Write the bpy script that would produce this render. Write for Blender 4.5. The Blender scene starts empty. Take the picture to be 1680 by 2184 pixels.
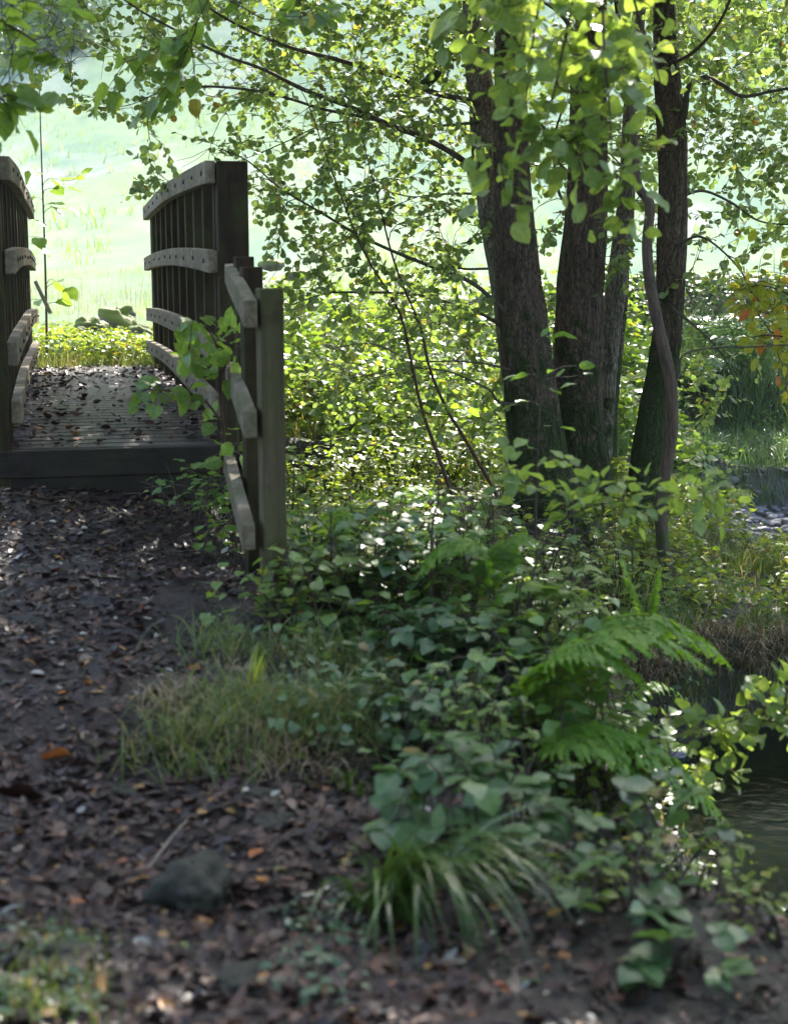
import bpy, math
import numpy as np
R = math.radians
rng = np.random.default_rng(7)
C = bpy.context.scene.collection
F, CZ = 3033.0, 0.86
TH = math.atan(517 / F)
CT, ST = math.cos(TH), math.sin(TH)
CAM = np.array([0, 0, CZ])

# measuring helpers: sight lines of the photograph turned into real positions at a given distance
def at(px, py, Y):
    x = (px - 840) / F; u = (1092 - py) / F
    d = np.array([x, CT + u * ST, -ST + u * CT])
    return CAM + d * (Y / d[1])

def pxof(P):
    P = np.asarray(P, float) - CAM
    d = P[..., 1] * CT - P[..., 2] * ST
    u = (P[..., 1] * ST + P[..., 2] * CT) / d
    return 840 + P[..., 0] / d * F, 1092 - u * F

# ---------------------------------------------------------------- value noise
_perm = rng.permutation(4096).astype(np.int64)
_val = rng.random(4096)
def _h(i, j, k):
    return _val[_perm[(_perm[(_perm[i & 4095] + j) & 4095] + k) & 4095]]
def vn(p, s=1.0, o=0.0):
    p = np.asarray(p, float) * s + o + 200.0
    i = np.floor(p).astype(np.int64); f = p - i; f = f * f * (3 - 2 * f)
    r = 0
    for a in (0, 1):
        for b in (0, 1):
            for c in (0, 1):
                w = (f[..., 0] if a else 1 - f[..., 0]) * (f[..., 1] if b else 1 - f[..., 1]) * (f[..., 2] if c else 1 - f[..., 2])
                r = r + w * _h(i[..., 0] + a, i[..., 1] + b, i[..., 2] + c)
    return r * 2 - 1
def fbm(p, s=1.0, n=3, o=0.0):
    return sum(vn(p, s * 2 ** k, o + 7.3 * k) * 0.5 ** k for k in range(n))

# ---------------------------------------------------------------- node materials
def newmat(name):
    m = bpy.data.materials.new(name); m.use_nodes = True
    nt = m.node_tree; nt.nodes.clear()
    return m, nt
def N(nt, t, **k):
    n = nt.nodes.new('ShaderNode' + t)
    for a, b in k.items():
        if a.startswith('i_'):
            n.inputs[a[2:].replace('_', ' ')].default_value = b
        else: setattr(n, a, b)
    return n
def ramp(nt, src, stops, interp='LINEAR'):
    r = N(nt, 'ValToRGB'); r.color_ramp.interpolation = interp
    e = r.color_ramp.elements
    while len(e) < len(stops): e.new(0.5)
    for q, (p, c) in zip(e, stops):
        q.position = p; q.color = (*c, 1) if len(c) == 3 else c
    nt.links.new(src, r.inputs[0]); return r
def noise(nt, scale, detail=4, rough=0.55, vec=None, dist=0.0):
    n = N(nt, 'TexNoise'); n.inputs['Scale'].default_value = scale; n.inputs['Detail'].default_value = detail
    n.inputs['Roughness'].default_value = rough; n.inputs['Distortion'].default_value = dist
    if vec is not None: nt.links.new(vec, n.inputs['Vector'])
    return n.outputs['Fac']
def mapped(nt, scale=(1, 1, 1), rot=(0, 0, 0)):
    tc = N(nt, 'TexCoord'); mp = N(nt, 'Mapping'); mp.inputs['Scale'].default_value = scale; mp.inputs['Rotation'].default_value = rot
    nt.links.new(tc.outputs['Object'], mp.inputs[0]); return mp.outputs[0]
def bump(nt, h, strength, dist=0.01):
    b = N(nt, 'Bump'); b.inputs['Strength'].default_value = strength; b.inputs['Distance'].default_value = dist
    nt.links.new(h, b.inputs['Height']); return b.outputs[0]
def mixc(nt, fac, a, b):
    m = N(nt, 'Mix', data_type='RGBA')
    if hasattr(fac, 'links') or not isinstance(fac, (int, float)): nt.links.new(fac, m.inputs[0])
    else: m.inputs[0].default_value = fac
    for s, v in ((6, a), (7, b)):
        if isinstance(v, tuple): m.inputs[s].default_value = (*v, 1)
        else: nt.links.new(v, m.inputs[s])
    return m.outputs[2]
def out(nt, sh):
    o = N(nt, 'OutputMaterial'); nt.links.new(sh, o.inputs[0])
def princ(nt, col, rough=0.6, nrm=None, spec=0.5):
    p = N(nt, 'BsdfPrincipled'); p.inputs['Specular IOR Level'].default_value = spec
    if isinstance(col, tuple): p.inputs['Base Color'].default_value = (*col, 1)
    else: nt.links.new(col, p.inputs['Base Color'])
    if isinstance(rough, (int, float)): p.inputs['Roughness'].default_value = rough
    else: nt.links.new(rough, p.inputs['Roughness'])
    if nrm is not None: nt.links.new(nrm, p.inputs['Normal'])
    return p.outputs[0]

def leafmat(name, stops, trans=0.45, tmul=(1.9, 1.75, 0.7), rough=0.38, spec=0.5):
    """thin leaf: glossy skin, light passing through; each leaf its own tint"""
    m, nt = newmat(name)
    g = N(nt, 'NewGeometry')
    r = ramp(nt, g.outputs['Random Per Island'], stops)
    n = noise(nt, 60, 3, vec=mapped(nt))
    sp = ramp(nt, n, [(0.30, (0.72, 0.72, 0.72)), (0.62, (1.1, 1.1, 1.1))])
    mu = N(nt, 'Mix', data_type='RGBA', blend_type='MULTIPLY'); mu.inputs[0].default_value = 1
    nt.links.new(r.outputs[0], mu.inputs[6]); nt.links.new(sp.outputs[0], mu.inputs[7])
    p = princ(nt, mu.outputs[2], rough, bump(nt, n, 0.35, 0.004), spec)
    t = N(nt, 'BsdfTranslucent')
    tm = N(nt, 'Mix', data_type='RGBA', blend_type='MULTIPLY'); tm.inputs[0].default_value = 1
    nt.links.new(mu.outputs[2], tm.inputs[6]); tm.inputs[7].default_value = (*tmul, 1)
    nt.links.new(tm.outputs[2], t.inputs[0])
    mx = N(nt, 'MixShader'); mx.inputs[0].default_value = trans
    nt.links.new(p, mx.inputs[1]); nt.links.new(t.outputs[0], mx.inputs[2])
    out(nt, mx.outputs[0]); return m

M = {}
M['alder'] = leafmat('alder_leaf', [(0, (0.13, 0.20, 0.06)), (0.5, (0.18, 0.26, 0.09)), (0.93, (0.25, 0.33, 0.12)), (0.99, (0.32, 0.30, 0.08)), (1, (0.14, 0.07, 0.02))], trans=0.5, tmul=(1.65, 1.6, .85), spec=0.7, rough=0.4)
M['beech'] = leafmat('beech_leaf', [(0, (0.15, 0.23, 0.07)), (0.6, (0.21, 0.30, 0.095)), (1, (0.26, 0.34, 0.11))], trans=0.55)
M['hazel'] = leafmat('hazel_leaf', [(0, (0.12, 0.20, 0.045)), (0.6, (0.17, 0.27, 0.06)), (0.93, (0.20, 0.30, 0.065)), (1, (0.3, 0.26, 0.04))], trans=0.5, rough=0.32)
M['bramble'] = leafmat('bramble_leaf', [(0, (0.04, 0.09, 0.03)), (0.6, (0.065, 0.135, 0.045)), (0.92, (0.10, 0.18, 0.045)), (1, (0.2, 0.12, 0.03))], trans=0.3, rough=0.42, spec=0.7)
M['shrub'] = leafmat('shrub_leaf', [(0, (0.09, 0.17, 0.05)), (0.5, (0.13, 0.24, 0.055)), (0.93, (0.17, 0.29, 0.06)), (1, (0.24, 0.22, 0.04))], trans=0.42, rough=0.42, spec=0.9)
M['shrubpale'] = leafmat('pale_shrub_leaf', [(0, (0.13, 0.20, 0.05)), (0.6, (0.18, 0.27, 0.07)), (0.95, (0.24, 0.32, 0.09)), (1, (0.34, 0.28, 0.06))], trans=0.5, rough=0.4, spec=0.7)
M['nettle'] = leafmat('undergrowth_leaf', [(0, (0.11, 0.17, 0.03)), (0.5, (0.18, 0.27, 0.045)), (0.85, (0.26, 0.33, 0.07)), (0.97, (0.36, 0.36, 0.08)), (1, (0.2, 0.1, 0.04))], trans=0.55)
M['yellow'] = leafmat('yellow_leaf', [(0, (0.18, 0.26, 0.03)), (0.5, (0.36, 0.40, 0.05)), (0.88, (0.5, 0.45, 0.06)), (0.93, (0.6, 0.25, 0.04)), (1, (0.55, 0.17, 0.03))], trans=0.5, tmul=(1.4, 1.3, 0.8))
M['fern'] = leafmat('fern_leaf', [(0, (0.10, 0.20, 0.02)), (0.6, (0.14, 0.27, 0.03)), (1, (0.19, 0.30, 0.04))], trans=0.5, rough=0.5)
M['fernblue'] = leafmat('shaded_fern_leaf', [(0, (0.045, 0.10, 0.05)), (1, (0.08, 0.15, 0.07))], trans=0.25, rough=0.32)  # far bank fern leaf, its shade put into a darker, bluer colour
M['grass'] = leafmat('grass_blade', [(0, (0.06, 0.10, 0.02)), (0.5, (0.11, 0.17, 0.035)), (0.75, (0.14, 0.19, 0.05)), (0.85, (0.26, 0.22, 0.09)), (1, (0.3, 0.24, 0.13))], trans=0.4, tmul=(1.7, 1.6, 0.9), rough=0.33)
M['bankgrass'] = leafmat('bank_grass_blade', [(0, (0.07, 0.13, 0.05)), (0.6, (0.12, 0.20, 0.07)), (0.93, (0.17, 0.25, 0.09)), (1, (0.28, 0.25, 0.15))], trans=0.35, tmul=(1.4, 1.5, 1.0), rough=0.38, spec=0.7)
M['fieldgrass'] = leafmat('field_grass_blade', [(0, (0.18, 0.28, 0.07)), (0.7, (0.28, 0.37, 0.11)), (1, (0.42, 0.38, 0.24))], trans=0.4, tmul=(1.5, 1.5, 1.0), rough=0.5)
M['sedge'] = leafmat('sedge_blade', [(0, (0.04, 0.085, 0.025)), (1, (0.09, 0.15, 0.035))], trans=0.3, rough=0.22)
M['deadgrass'] = leafmat('dead_grass_blade', [(0, (0.16, 0.11, 0.07)), (0.6, (0.30, 0.22, 0.13)), (1, (0.45, 0.36, 0.22))], trans=0.25, tmul=(1.2, 1.1, 0.9), rough=0.5)
M['litter'] = leafmat('fallen_leaf', [(0, (0.009, 0.004, 0.0045)), (0.5, (0.026, 0.010, 0.009)), (0.8, (0.062, 0.024, 0.017)), (0.92, (0.11, 0.055, 0.035)), (0.955, (0.2, 0.15, 0.12)), (0.98, (0.32, 0.17, 0.03)), (1, (0.26, 0.06, 0.02))], trans=0.05, tmul=(1.2, 1.0, 0.8), rough=0.48, spec=0.35)
M['palelitter'] = leafmat('pale_underside_leaf', [(0, (0.3, 0.27, 0.25)), (1, (0.45, 0.42, 0.36))], trans=0.1, tmul=(1, 1, 0.8), rough=0.35)
M['orangelitter'] = leafmat('orange_fallen_leaf', [(0, (0.32, 0.09, 0.025)), (1, (0.45, 0.15, 0.03))], trans=0.1, tmul=(1, .8, .6), rough=0.4)
M['creeper'] = leafmat('creeping_leaf', [(0, (0.06, 0.11, 0.06)), (1, (0.13, 0.2, 0.11))], trans=0.2, rough=0.35)

def barkmat(name, a, b, moss=0.0, scale=1.0, mossz=(0.0, 1.0), bs=0.9):
    m, nt = newmat(name)
    v = mapped(nt, (14 * scale, 14 * scale, 2.6 * scale))
    n1 = noise(nt, 4.2, 6, 0.62, v, 0.7)
    n2 = noise(nt, 1.1, 3, 0.5, v)
    c = mixc(nt, ramp(nt, n1, [(0.36, (0, 0, 0)), (0.62, (1, 1, 1))]).outputs[0], a, b)
    c = mixc(nt, ramp(nt, n2, [(0.4, (0, 0, 0)), (0.7, (0.45,) * 3)]).outputs[0], c, (b[0] * 1.3, b[1] * 1.3, b[2] * 1.25))
    if moss:
        mv = mapped(nt, (1, 1, 1))
        nn = noise(nt, 5.5, 5, 0.65, mv)
        sx = N(nt, 'SeparateXYZ'); nt.links.new(mv, sx.inputs[0])
        mr = N(nt, 'MapRange'); mr.inputs[1].default_value = mossz[0]; mr.inputs[2].default_value = mossz[1]
        mr.inputs[3].default_value = 0.22 * moss + 0.02; mr.inputs[4].default_value = -0.1
        nt.links.new(sx.outputs[2], mr.inputs[0])
        ad = N(nt, 'Math', operation='ADD'); nt.links.new(nn, ad.inputs[0]); nt.links.new(mr.outputs[0], ad.inputs[1])
        mk = ramp(nt, ad.outputs[0], [(0.52, (0, 0, 0)), (0.64, (1, 1, 1))])
        mc = mixc(nt, noise(nt, 60, 3), (0.018, 0.035, 0.008), (0.06, 0.095, 0.018))
        c = mixc(nt, mk.outputs[0], c, mc)
    pl = N(nt, 'TexVoronoi', feature='DISTANCE_TO_EDGE'); pl.inputs['Scale'].default_value = 4.6 + 1.5 * moss; wv = mapped(nt, (9 * scale, 9 * scale, 2.6 * scale))
    nz = N(nt, 'TexNoise'); nz.inputs['Scale'].default_value = 1.5; nt.links.new(wv, nz.inputs['Vector']); vm = N(nt, 'VectorMath', operation='MULTIPLY_ADD'); vm.inputs[1].default_value = (.9, .9, .9); nt.links.new(nz.outputs['Color'], vm.inputs[0]); nt.links.new(wv, vm.inputs[2]); nt.links.new(vm.outputs[0], pl.inputs['Vector'])
    cr = ramp(nt, pl.outputs['Distance'], [(0.0, (0.42 + .5 * (bs < .6),) * 3), (0.2, (1, 1, 1))])
    mm = N(nt, 'Mix', data_type='RGBA', blend_type='MULTIPLY'); mm.inputs[0].default_value = 1; nt.links.new(c, mm.inputs[6]); nt.links.new(cr.outputs[0], mm.inputs[7]); c = mm.outputs[2]
    hs = N(nt, 'Math', operation='ADD'); nt.links.new(n1, hs.inputs[0]); nt.links.new(cr.outputs[0], hs.inputs[1])
    out(nt, princ(nt, c, 0.78, bump(nt, hs.outputs[0], bs, 0.025), 0.3)); return m
M['bark'] = barkmat('alder_bark', (0.045, 0.029, 0.021), (0.19, 0.135, 0.10), 1.2, mossz=(-0.1, 1.6))
M['barkmoss'] = barkmat('mossy_alder_bark', (0.045, 0.029, 0.018), (0.17, 0.12, 0.078), 2.3, mossz=(0.5, 1.8))
M['barkgrey'] = barkmat('grey_alder_bark', (0.12, 0.10, 0.08), (0.36, 0.32, 0.26), 0.9, mossz=(-0.1, 1.2))
M['barksmooth'] = barkmat('smooth_bark', (0.035, 0.024, 0.018), (0.10, 0.068, 0.048), 0.8, scale=1.0, bs=0.5, mossz=(-.8, 1.5))
M['branch'] = barkmat('branch_bark', (0.035, 0.028, 0.022), (0.11, 0.092, 0.072), 0.3, scale=2, mossz=(-3, 5), bs=0.5)
M['branchmoss'] = barkmat('mossy_branch_bark', (0.035, 0.028, 0.02), (0.10, 0.08, 0.06), 2.0, scale=2, mossz=(5, 9), bs=0.5)
M['twig'] = barkmat('twig_bark', (0.025, 0.017, 0.013), (0.07, 0.05, 0.038), 0, scale=3, bs=0.2)
M['redtwig'] = barkmat('reddish_stem', (0.035, 0.018, 0.013), (0.085, 0.045, 0.03), 0, scale=3, bs=0.2)
M['deadstem'] = barkmat('dead_stem', (0.10, 0.075, 0.055), (0.26, 0.21, 0.17), 0, scale=3, bs=0.2)

def woodmat(name, a, b, algae, axis='Y', rough=0.75):
    m, nt = newmat(name)
    sc = {'Y': (26, 1.3, 26), 'X': (1.3, 26, 26), 'Z': (26, 26, 1.3)}[axis]
    v = mapped(nt, sc)
    g = noise(nt, 1.6, 5, 0.6, v, 0.5)
    c = mixc(nt, ramp(nt, g, [(0.32, (0, 0, 0)), (0.68, (1, 1, 1))]).outputs[0], a, b)
    w = noise(nt, 3.2, 5, 0.65, mapped(nt))
    c = mixc(nt, ramp(nt, w, [(0.42, (0, 0, 0)), (0.64, (algae,) * 3)]).outputs[0], c, (0.05, 0.06, 0.018))
    w2 = noise(nt, 9.0, 4, 0.65, mapped(nt))
    c = mixc(nt, ramp(nt, w2, [(0.55, (0, 0, 0)), (0.72, (0.6,) * 3)]).outputs[0], c, tuple(x * 0.45 for x in a))
    out(nt, princ(nt, c, rough, bump(nt, g, 0.6, 0.006), 0.15)); return m
M['rail'] = woodmat('weathered_rail_wood', (0.15, 0.115, 0.08), (0.29, 0.235, 0.175), 0.35)
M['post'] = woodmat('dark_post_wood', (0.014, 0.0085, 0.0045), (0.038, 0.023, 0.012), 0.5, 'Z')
M['fencepost'] = woodmat('fence_post_wood', (0.055, 0.045, 0.026), (0.11, 0.092, 0.056), 0.95, 'Z')
M['fencerail'] = woodmat('fence_rail_wood', (0.105, 0.082, 0.057), (0.21, 0.172, 0.13), 0.6)
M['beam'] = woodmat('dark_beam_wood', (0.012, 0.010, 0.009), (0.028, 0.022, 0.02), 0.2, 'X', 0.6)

def deckmat():
    m, nt = newmat('grooved_deck_wood')
    v = mapped(nt, (1, 1, 1)); sx = N(nt, 'SeparateXYZ'); nt.links.new(v, sx.inputs[0])
    g = noise(nt, 2.0, 5, 0.6, mapped(nt, (2, 30, 30)))
    c = mixc(nt, ramp(nt, g, [(0.35, (0, 0, 0)), (0.65, (1, 1, 1))]).outputs[0], (0.035, 0.024, 0.025), (0.085, 0.060, 0.062))
    w = noise(nt, 2.5, 4, 0.6, v)
    c = mixc(nt, ramp(nt, w, [(0.45, (0, 0, 0)), (0.6, (0.85,) * 3)]).outputs[0], c, (0.035, 0.025, 0.018))
    out(nt, princ(nt, c, 0.42, bump(nt, g, 0.4, 0.003), 0.5)); return m
M['deck'] = deckmat()

def stonemat(name, a, b, moss):
    m, nt = newmat(name)
    v = mapped(nt)
    n = noise(nt, 9, 7, 0.65, v); n2 = noise(nt, 3.0, 4, 0.6, v)
    c = mixc(nt, ramp(nt, n, [(0.35, (0, 0, 0)), (0.7, (1, 1, 1))]).outputs[0], a, b)
    g = N(nt, 'NewGeometry'); sx = N(nt, 'SeparateXYZ'); nt.links.new(g.outputs['Normal'], sx.inputs[0])
    mr = N(nt, 'MapRange'); mr.inputs[1].default_value = -0.4; mr.inputs[2].default_value = 1
    mr.inputs[3].default_value = -0.25; mr.inputs[4].default_value = 0.25 * moss
    nt.links.new(sx.outputs[2], mr.inputs[0])
    ad = N(nt, 'Math', operation='ADD'); nt.links.new(n2, ad.inputs[0]); nt.links.new(mr.outputs[0], ad.inputs[1])
    mk = ramp(nt, ad.outputs[0], [(0.5, (0, 0, 0)), (0.6, (1, 1, 1))])
    mc = mixc(nt, noise(nt, 40, 3), (0.07, 0.10, 0.015), (0.24, 0.27, 0.05))
    c = mixc(nt, mk.outputs[0], c, mc)
    out(nt, princ(nt, c, 0.7, bump(nt, n, 0.8, 0.03), 0.4)); return m
M['stone'] = stonemat('grey_stone', (0.10, 0.095, 0.10), (0.26, 0.25, 0.27), 0.3)
M['wallstone'] = stonemat('mossy_wall_stone', (0.09, 0.085, 0.085), (0.25, 0.24, 0.24), 1.0)
M['mossstone'] = stonemat('moss_covered_stone', (0.09, 0.085, 0.08), (0.22, 0.21, 0.2), 1.9)
M['darkstone'] = stonemat('dark_path_stone', (0.008, 0.009, 0.005), (0.028, 0.027, 0.016), -1.0)
M['gravel'] = stonemat('stream_pebble', (0.11, 0.10, 0.115), (0.30, 0.28, 0.31), -0.8)
M['bolt'] = (lambda: (lambda m, nt: (out(nt, princ(nt, (0.03, 0.03, 0.035), 0.45)), m)[1])(*newmat('dark_bolt')))()

def groundmat():
    m, nt = newmat('ground_surface')
    v = mapped(nt)
    at_ = N(nt, 'Attribute', attribute_name='zone')
    sc = N(nt, 'SeparateColor'); nt.links.new(at_.outputs['Color'], sc.inputs[0])
    n1 = noise(nt, 3.0, 8, 0.68, v); n2 = noise(nt, 24, 6, 0.7, v); n3 = noise(nt, 90, 3, 0.6, v)
    soil = mixc(nt, ramp(nt, n2, [(0.38, (0, 0, 0)), (0.62, (1, 1, 1))]).outputs[0], (0.007, 0.0034, 0.003), (0.040, 0.021, 0.017))
    soil = mixc(nt, ramp(nt, n1, [(0.45, (0, 0, 0)), (0.7, (0.75,) * 3)]).outputs[0], soil, (0.040, 0.025, 0.022))
    wood = mixc(nt, n2, (0.020, 0.016, 0.010), (0.045, 0.045, 0.02))
    soil = mixc(nt, sc.outputs[0], wood, soil)
    # field: patches of pasture, rushes and thistle
    vs = mapped(nt, (1, 0.3, 1)); f1 = noise(nt, 0.35, 6, 0.62, vs, 0.4); f2 = noise(nt, 1.6, 6, 0.7, vs); f3 = noise(nt, 0.22, 7, 0.7, vs, 0.8)
    fld = mixc(nt, ramp(nt, f2, [(0.3, (0, 0, 0)), (0.7, (1, 1, 1))]).outputs[0], (0.25, 0.32, 0.17), (0.33, 0.40, 0.24))
    fld = mixc(nt, ramp(nt, f1, [(0.42, (0, 0, 0)), (0.62, (0.8,) * 3)]).outputs[0], fld, (0.19, 0.27, 0.20))
    fld = mixc(nt, ramp(nt, f3, [(0.5, (0, 0, 0)), (0.66, (0.8,) * 3)]).outputs[0], fld, (0.40, 0.39, 0.35))
    sy = N(nt, 'SeparateXYZ'); nt.links.new(v, sy.inputs[0]); hm_ = N(nt, 'MapRange'); hm_.inputs[1].default_value = 38; hm_.inputs[2].default_value = 75; hm_.inputs[4].default_value = 0.85
    nt.links.new(sy.outputs[1], hm_.inputs[0]); fld = mixc(nt, hm_.outputs[0], fld, mixc(nt, ramp(nt, noise(nt, 0.3, 6, 0.65, vs, 0.5), [(0.38, (0, 0, 0)), (0.62, (1, 1, 1))]).outputs[0], (0.10, 0.165, 0.115), (0.21, 0.27, 0.20)))
    c = mixc(nt, sc.outputs[1], soil, fld)
    grv = mixc(nt, ramp(nt, n3, [(0.3, (0, 0, 0)), (0.7, (1, 1, 1))]).outputs[0], (0.07, 0.062, 0.07), (0.24, 0.22, 0.235))
    c = mixc(nt, sc.outputs[2], c, grv)
    ad = N(nt, 'Math', operation='ADD'); nt.links.new(n2, ad.inputs[0]); nt.links.new(n1, ad.inputs[1])
    rg = ramp(nt, n1, [(0.35, (0.8,) * 3), (0.7, (0.5,) * 3)])
    p = princ(nt, c, rg.outputs[0], bump(nt, ad.outputs[0], 0.9, 0.035), 0.45)
    inv = N(nt, 'MapRange'); inv.inputs[3].default_value = 0.5; inv.inputs[4].default_value = 0.0; nt.links.new(sc.outputs[1], inv.inputs[0])
    nt.links.new(inv.outputs[0], p.node.inputs['Specular IOR Level']); out(nt, p); return m
M['ground'] = groundmat()

def watermat():
    m, nt = newmat('stream_water')
    v = mapped(nt)
    n1 = noise(nt, 14, 3, 0.5, v); n2 = noise(nt, 80, 3, 0.6, v)
    b1 = N(nt, 'Bump'); b1.inputs['Strength'].default_value = 0.35; b1.inputs['Distance'].default_value = 0.012; nt.links.new(n1, b1.inputs['Height'])
    b2 = N(nt, 'Bump'); b2.inputs['Strength'].default_value = 0.10; b2.inputs['Distance'].default_value = 0.006
    nt.links.new(n2, b2.inputs['Height']); nt.links.new(b1.outputs[0], b2.inputs['Normal'])
    p = N(nt, 'BsdfPrincipled'); p.inputs['Base Color'].default_value = (0.005, 0.009, 0.003, 1)
    p.inputs['Roughness'].default_value = 0.025; p.inputs['IOR'].default_value = 1.33; p.inputs['Specular IOR Level'].default_value = 0.35
    nt.links.new(b2.outputs[0], p.inputs['Normal']); out(nt, p.outputs[0]); return m
M['water'] = watermat()

# ---------------------------------------------------------------- mesh builders
def fast_mesh(name, V, Q, smooth=True):
    V = np.ascontiguousarray(V, np.float32); Q = np.ascontiguousarray(Q, np.int32)
    me = bpy.data.meshes.new(name)
    me.vertices.add(len(V)); me.vertices.foreach_set('co', V.ravel())
    nf = len(Q); k = Q.shape[1]
    me.loops.add(nf * k); me.loops.foreach_set('vertex_index', Q.ravel())
    me.polygons.add(nf); me.polygons.foreach_set('loop_start', np.arange(0, nf * k, k, dtype=np.int32))
    me.polygons.foreach_set('use_smooth', np.full(nf, smooth))
    me.update(calc_edges=True); return me
class MB:
    def __init__(s): s.V = []; s.Q = []; s.n = 0
    def add(s, V, Q):
        V = np.asarray(V, float).reshape(-1, 3); Q = np.asarray(Q, int).reshape(-1, 4)
        s.V.append(V); s.Q.append(Q + s.n); s.n += len(V)
    def build(s, name, mat, parent=None, smooth=True, mod=None):
        V = np.concatenate(s.V) if s.V else np.zeros((0, 3)); Q = np.concatenate(s.Q) if s.Q else np.zeros((0, 4), int)
        if parent is not None: V = V - np.array(base_of(parent))
        me = fast_mesh(name, V, Q, smooth); me.materials.append(mat)
        o = bpy.data.objects.new(name, me); C.objects.link(o)
        if parent is not None: o.parent = parent
        if mod:
            b = o.modifiers.new('Bevel', 'BEVEL'); b.width = mod; b.segments = 2; b.limit_method = 'ANGLE'; b.angle_limit = R(40)
        return o
def base_of(o):
    v = np.array(o.location[:])
    while o.parent is not None: o = o.parent; v = v + np.array(o.location[:])
    return v
def empty(name, loc, label, cat, group=None):
    o = bpy.data.objects.new(name, None); C.objects.link(o); o.location = tuple(float(x) for x in loc); o.empty_display_size = 0.1
    o['label'] = label; o['category'] = cat
    if group: o['group'] = group
    return o
def tag(o, label, cat, group=None, kind=None):
    o['label'] = label; o['category'] = cat
    if group: o['group'] = group
    if kind: o['kind'] = kind
    return o

def smoothpath(P, n):
    """Catmull-Rom resample of control rows (any columns)"""
    P = np.asarray(P, float); d = np.r_[0, np.cumsum(np.linalg.norm(np.diff(P[:, :3], axis=0), axis=1) + 1e-6)]
    t = np.linspace(0, d[-1], n); r = np.zeros((n, P.shape[1]))
    E = np.vstack([2 * P[0] - P[1], P, 2 * P[-1] - P[-2]])
    i = np.clip(np.searchsorted(d, t, side='right') - 1, 0, len(P) - 2)
    u = ((t - d[i]) / (d[i + 1] - d[i]))[:, None]
    a, b, c, e = E[i], E[i + 1], E[i + 2], E[i + 3]
    return 0.5 * ((2 * b) + (c - a) * u + (2 * a - 5 * b + 4 * c - e) * u ** 2 + (3 * b - a - 3 * c + e) * u ** 3)
def frames(P):
    T = np.gradient(P, axis=0); T /= np.linalg.norm(T, axis=1)[:, None] + 1e-12
    ref = np.where(np.abs(T[:, 2:3]) > 0.9, np.array([[0, 1, 0.]]), np.array([[0, 0, 1.]]))
    ref = np.tile(np.array([0.0, 1, 0]) if np.mean(np.abs(T[:, 2])) > 0.75 else np.array([0, 0, 1.0]), (len(P), 1))
    U = np.cross(T, ref); U /= np.linalg.norm(U, axis=1)[:, None] + 1e-12
    return T, U, np.cross(T, U)
def tube(mb, P, rad, sides=5, bumpf=None):
    P = np.asarray(P, float); n = len(P); rad = np.broadcast_to(rad, n)
    T, U, W = frames(P)
    a = np.linspace(0, 2 * np.pi, sides, endpoint=False)
    r = rad[:, None] * np.ones(sides)[None]
    if bumpf is not None: r = r * bumpf(a, P, rad)
    V = P[:, None] + r[..., None] * (np.cos(a)[None, :, None] * U[:, None] + np.sin(a)[None, :, None] * W[:, None])
    i = np.arange(n - 1)[:, None] * sides; j = np.arange(sides)[None]; k = (j + 1) % sides
    Q = np.stack([i + j, i + k, i + k + sides, i + j + sides], -1).reshape(-1, 4)
    V = V.reshape(-1, 3)
    capQ = []
    m = len(V); V = np.vstack([V, P[-1] + T[-1] * rad[-1] * .3]); b = (n - 1) * sides
    capQ = [[b + q, b + (q + 1) % sides, m, m] for q in range(0)]
    mb.add(V, Q)
    if sides == 4: mb.add(V[b:b + 4], [[0, 1, 2, 3]])

def box(mb, c, hx, hy, hz, ax=None):
    """box with centre c, half sizes, axes rows ax"""
    ax = np.eye(3) if ax is None else np.asarray(ax)
    s = np.array([[-1, -1, -1], [1, -1, -1], [1, 1, -1], [-1, 1, -1], [-1, -1, 1], [1, -1, 1], [1, 1, 1], [-1, 1, 1]]) * np.array([hx, hy, hz])
    mb.add(np.asarray(c) + s @ ax, [[0, 3, 2, 1], [4, 5, 6, 7], [0, 1, 5, 4], [1, 2, 6, 5], [2, 3, 7, 6], [3, 0, 4, 7]])

def beampath(mb, P, w, h, side):
    """rectangular rail following P (top centre line); side = unit sideways vector"""
    P = np.asarray(P, float); side = np.asarray(side, float); n = len(P); up = np.array([0, 0, 1.0])
    V = np.stack([P - side * w / 2, P + side * w / 2, P + side * w / 2 - up * h, P - side * w / 2 - up * h], 1).reshape(-1, 3)
    i = np.arange(n - 1)[:, None] * 4; j = np.arange(4)[None]; k = (j + 1) % 4
    Q = np.stack([i + j, i + k, i + k + 4, i + j + 4], -1).reshape(-1, 4)
    mb.add(V, np.vstack([Q, [[3, 2, 1, 0]], [[4 * n - 4, 4 * n - 3, 4 * n - 2, 4 * n - 1]]]))

# leaf outlines: (distance along the midrib, half width)
TPL = {
 'alder': [(0, .02), (.10, .24), (.30, .40), (.42, .41), (.60, .47), (.72, .43), (.88, .33), (.95, .14)],
 'beech': [(0, .02), (.10, .16), (.22, .27), (.34, .35), (.46, .36), (.60, .36), (.74, .28), (.86, .19), (1.0, .02)],
 'hazel': [(0, .03), (.06, .27), (.20, .38), (.28, .35), (.42, .42), (.50, .38), (.62, .36), (.70, .29), (.82, .20), (.88, .12), (1.0, .01)],
 'oval': [(0, .02), (.15, .2), (.4, .31), (.7, .24), (.9, .1), (1, .01)],
 'lance': [(0, .02), (.2, .13), (.5, .17), (.8, .09), (1, .01)],
 'quick': [(0, .05), (.35, .38), (.75, .36), (1, .05)],
 'pinna': [(0, .05)] + [(0.06 + .94 * k / 12, (.17 if k % 2 else .09) * (1 - (k / 13.5) ** 1.8)) for k in range(0, 13)],
 'pinnaq': [(0, .05), (.3, .10), (.7, .07), (1, .01)],
}
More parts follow.
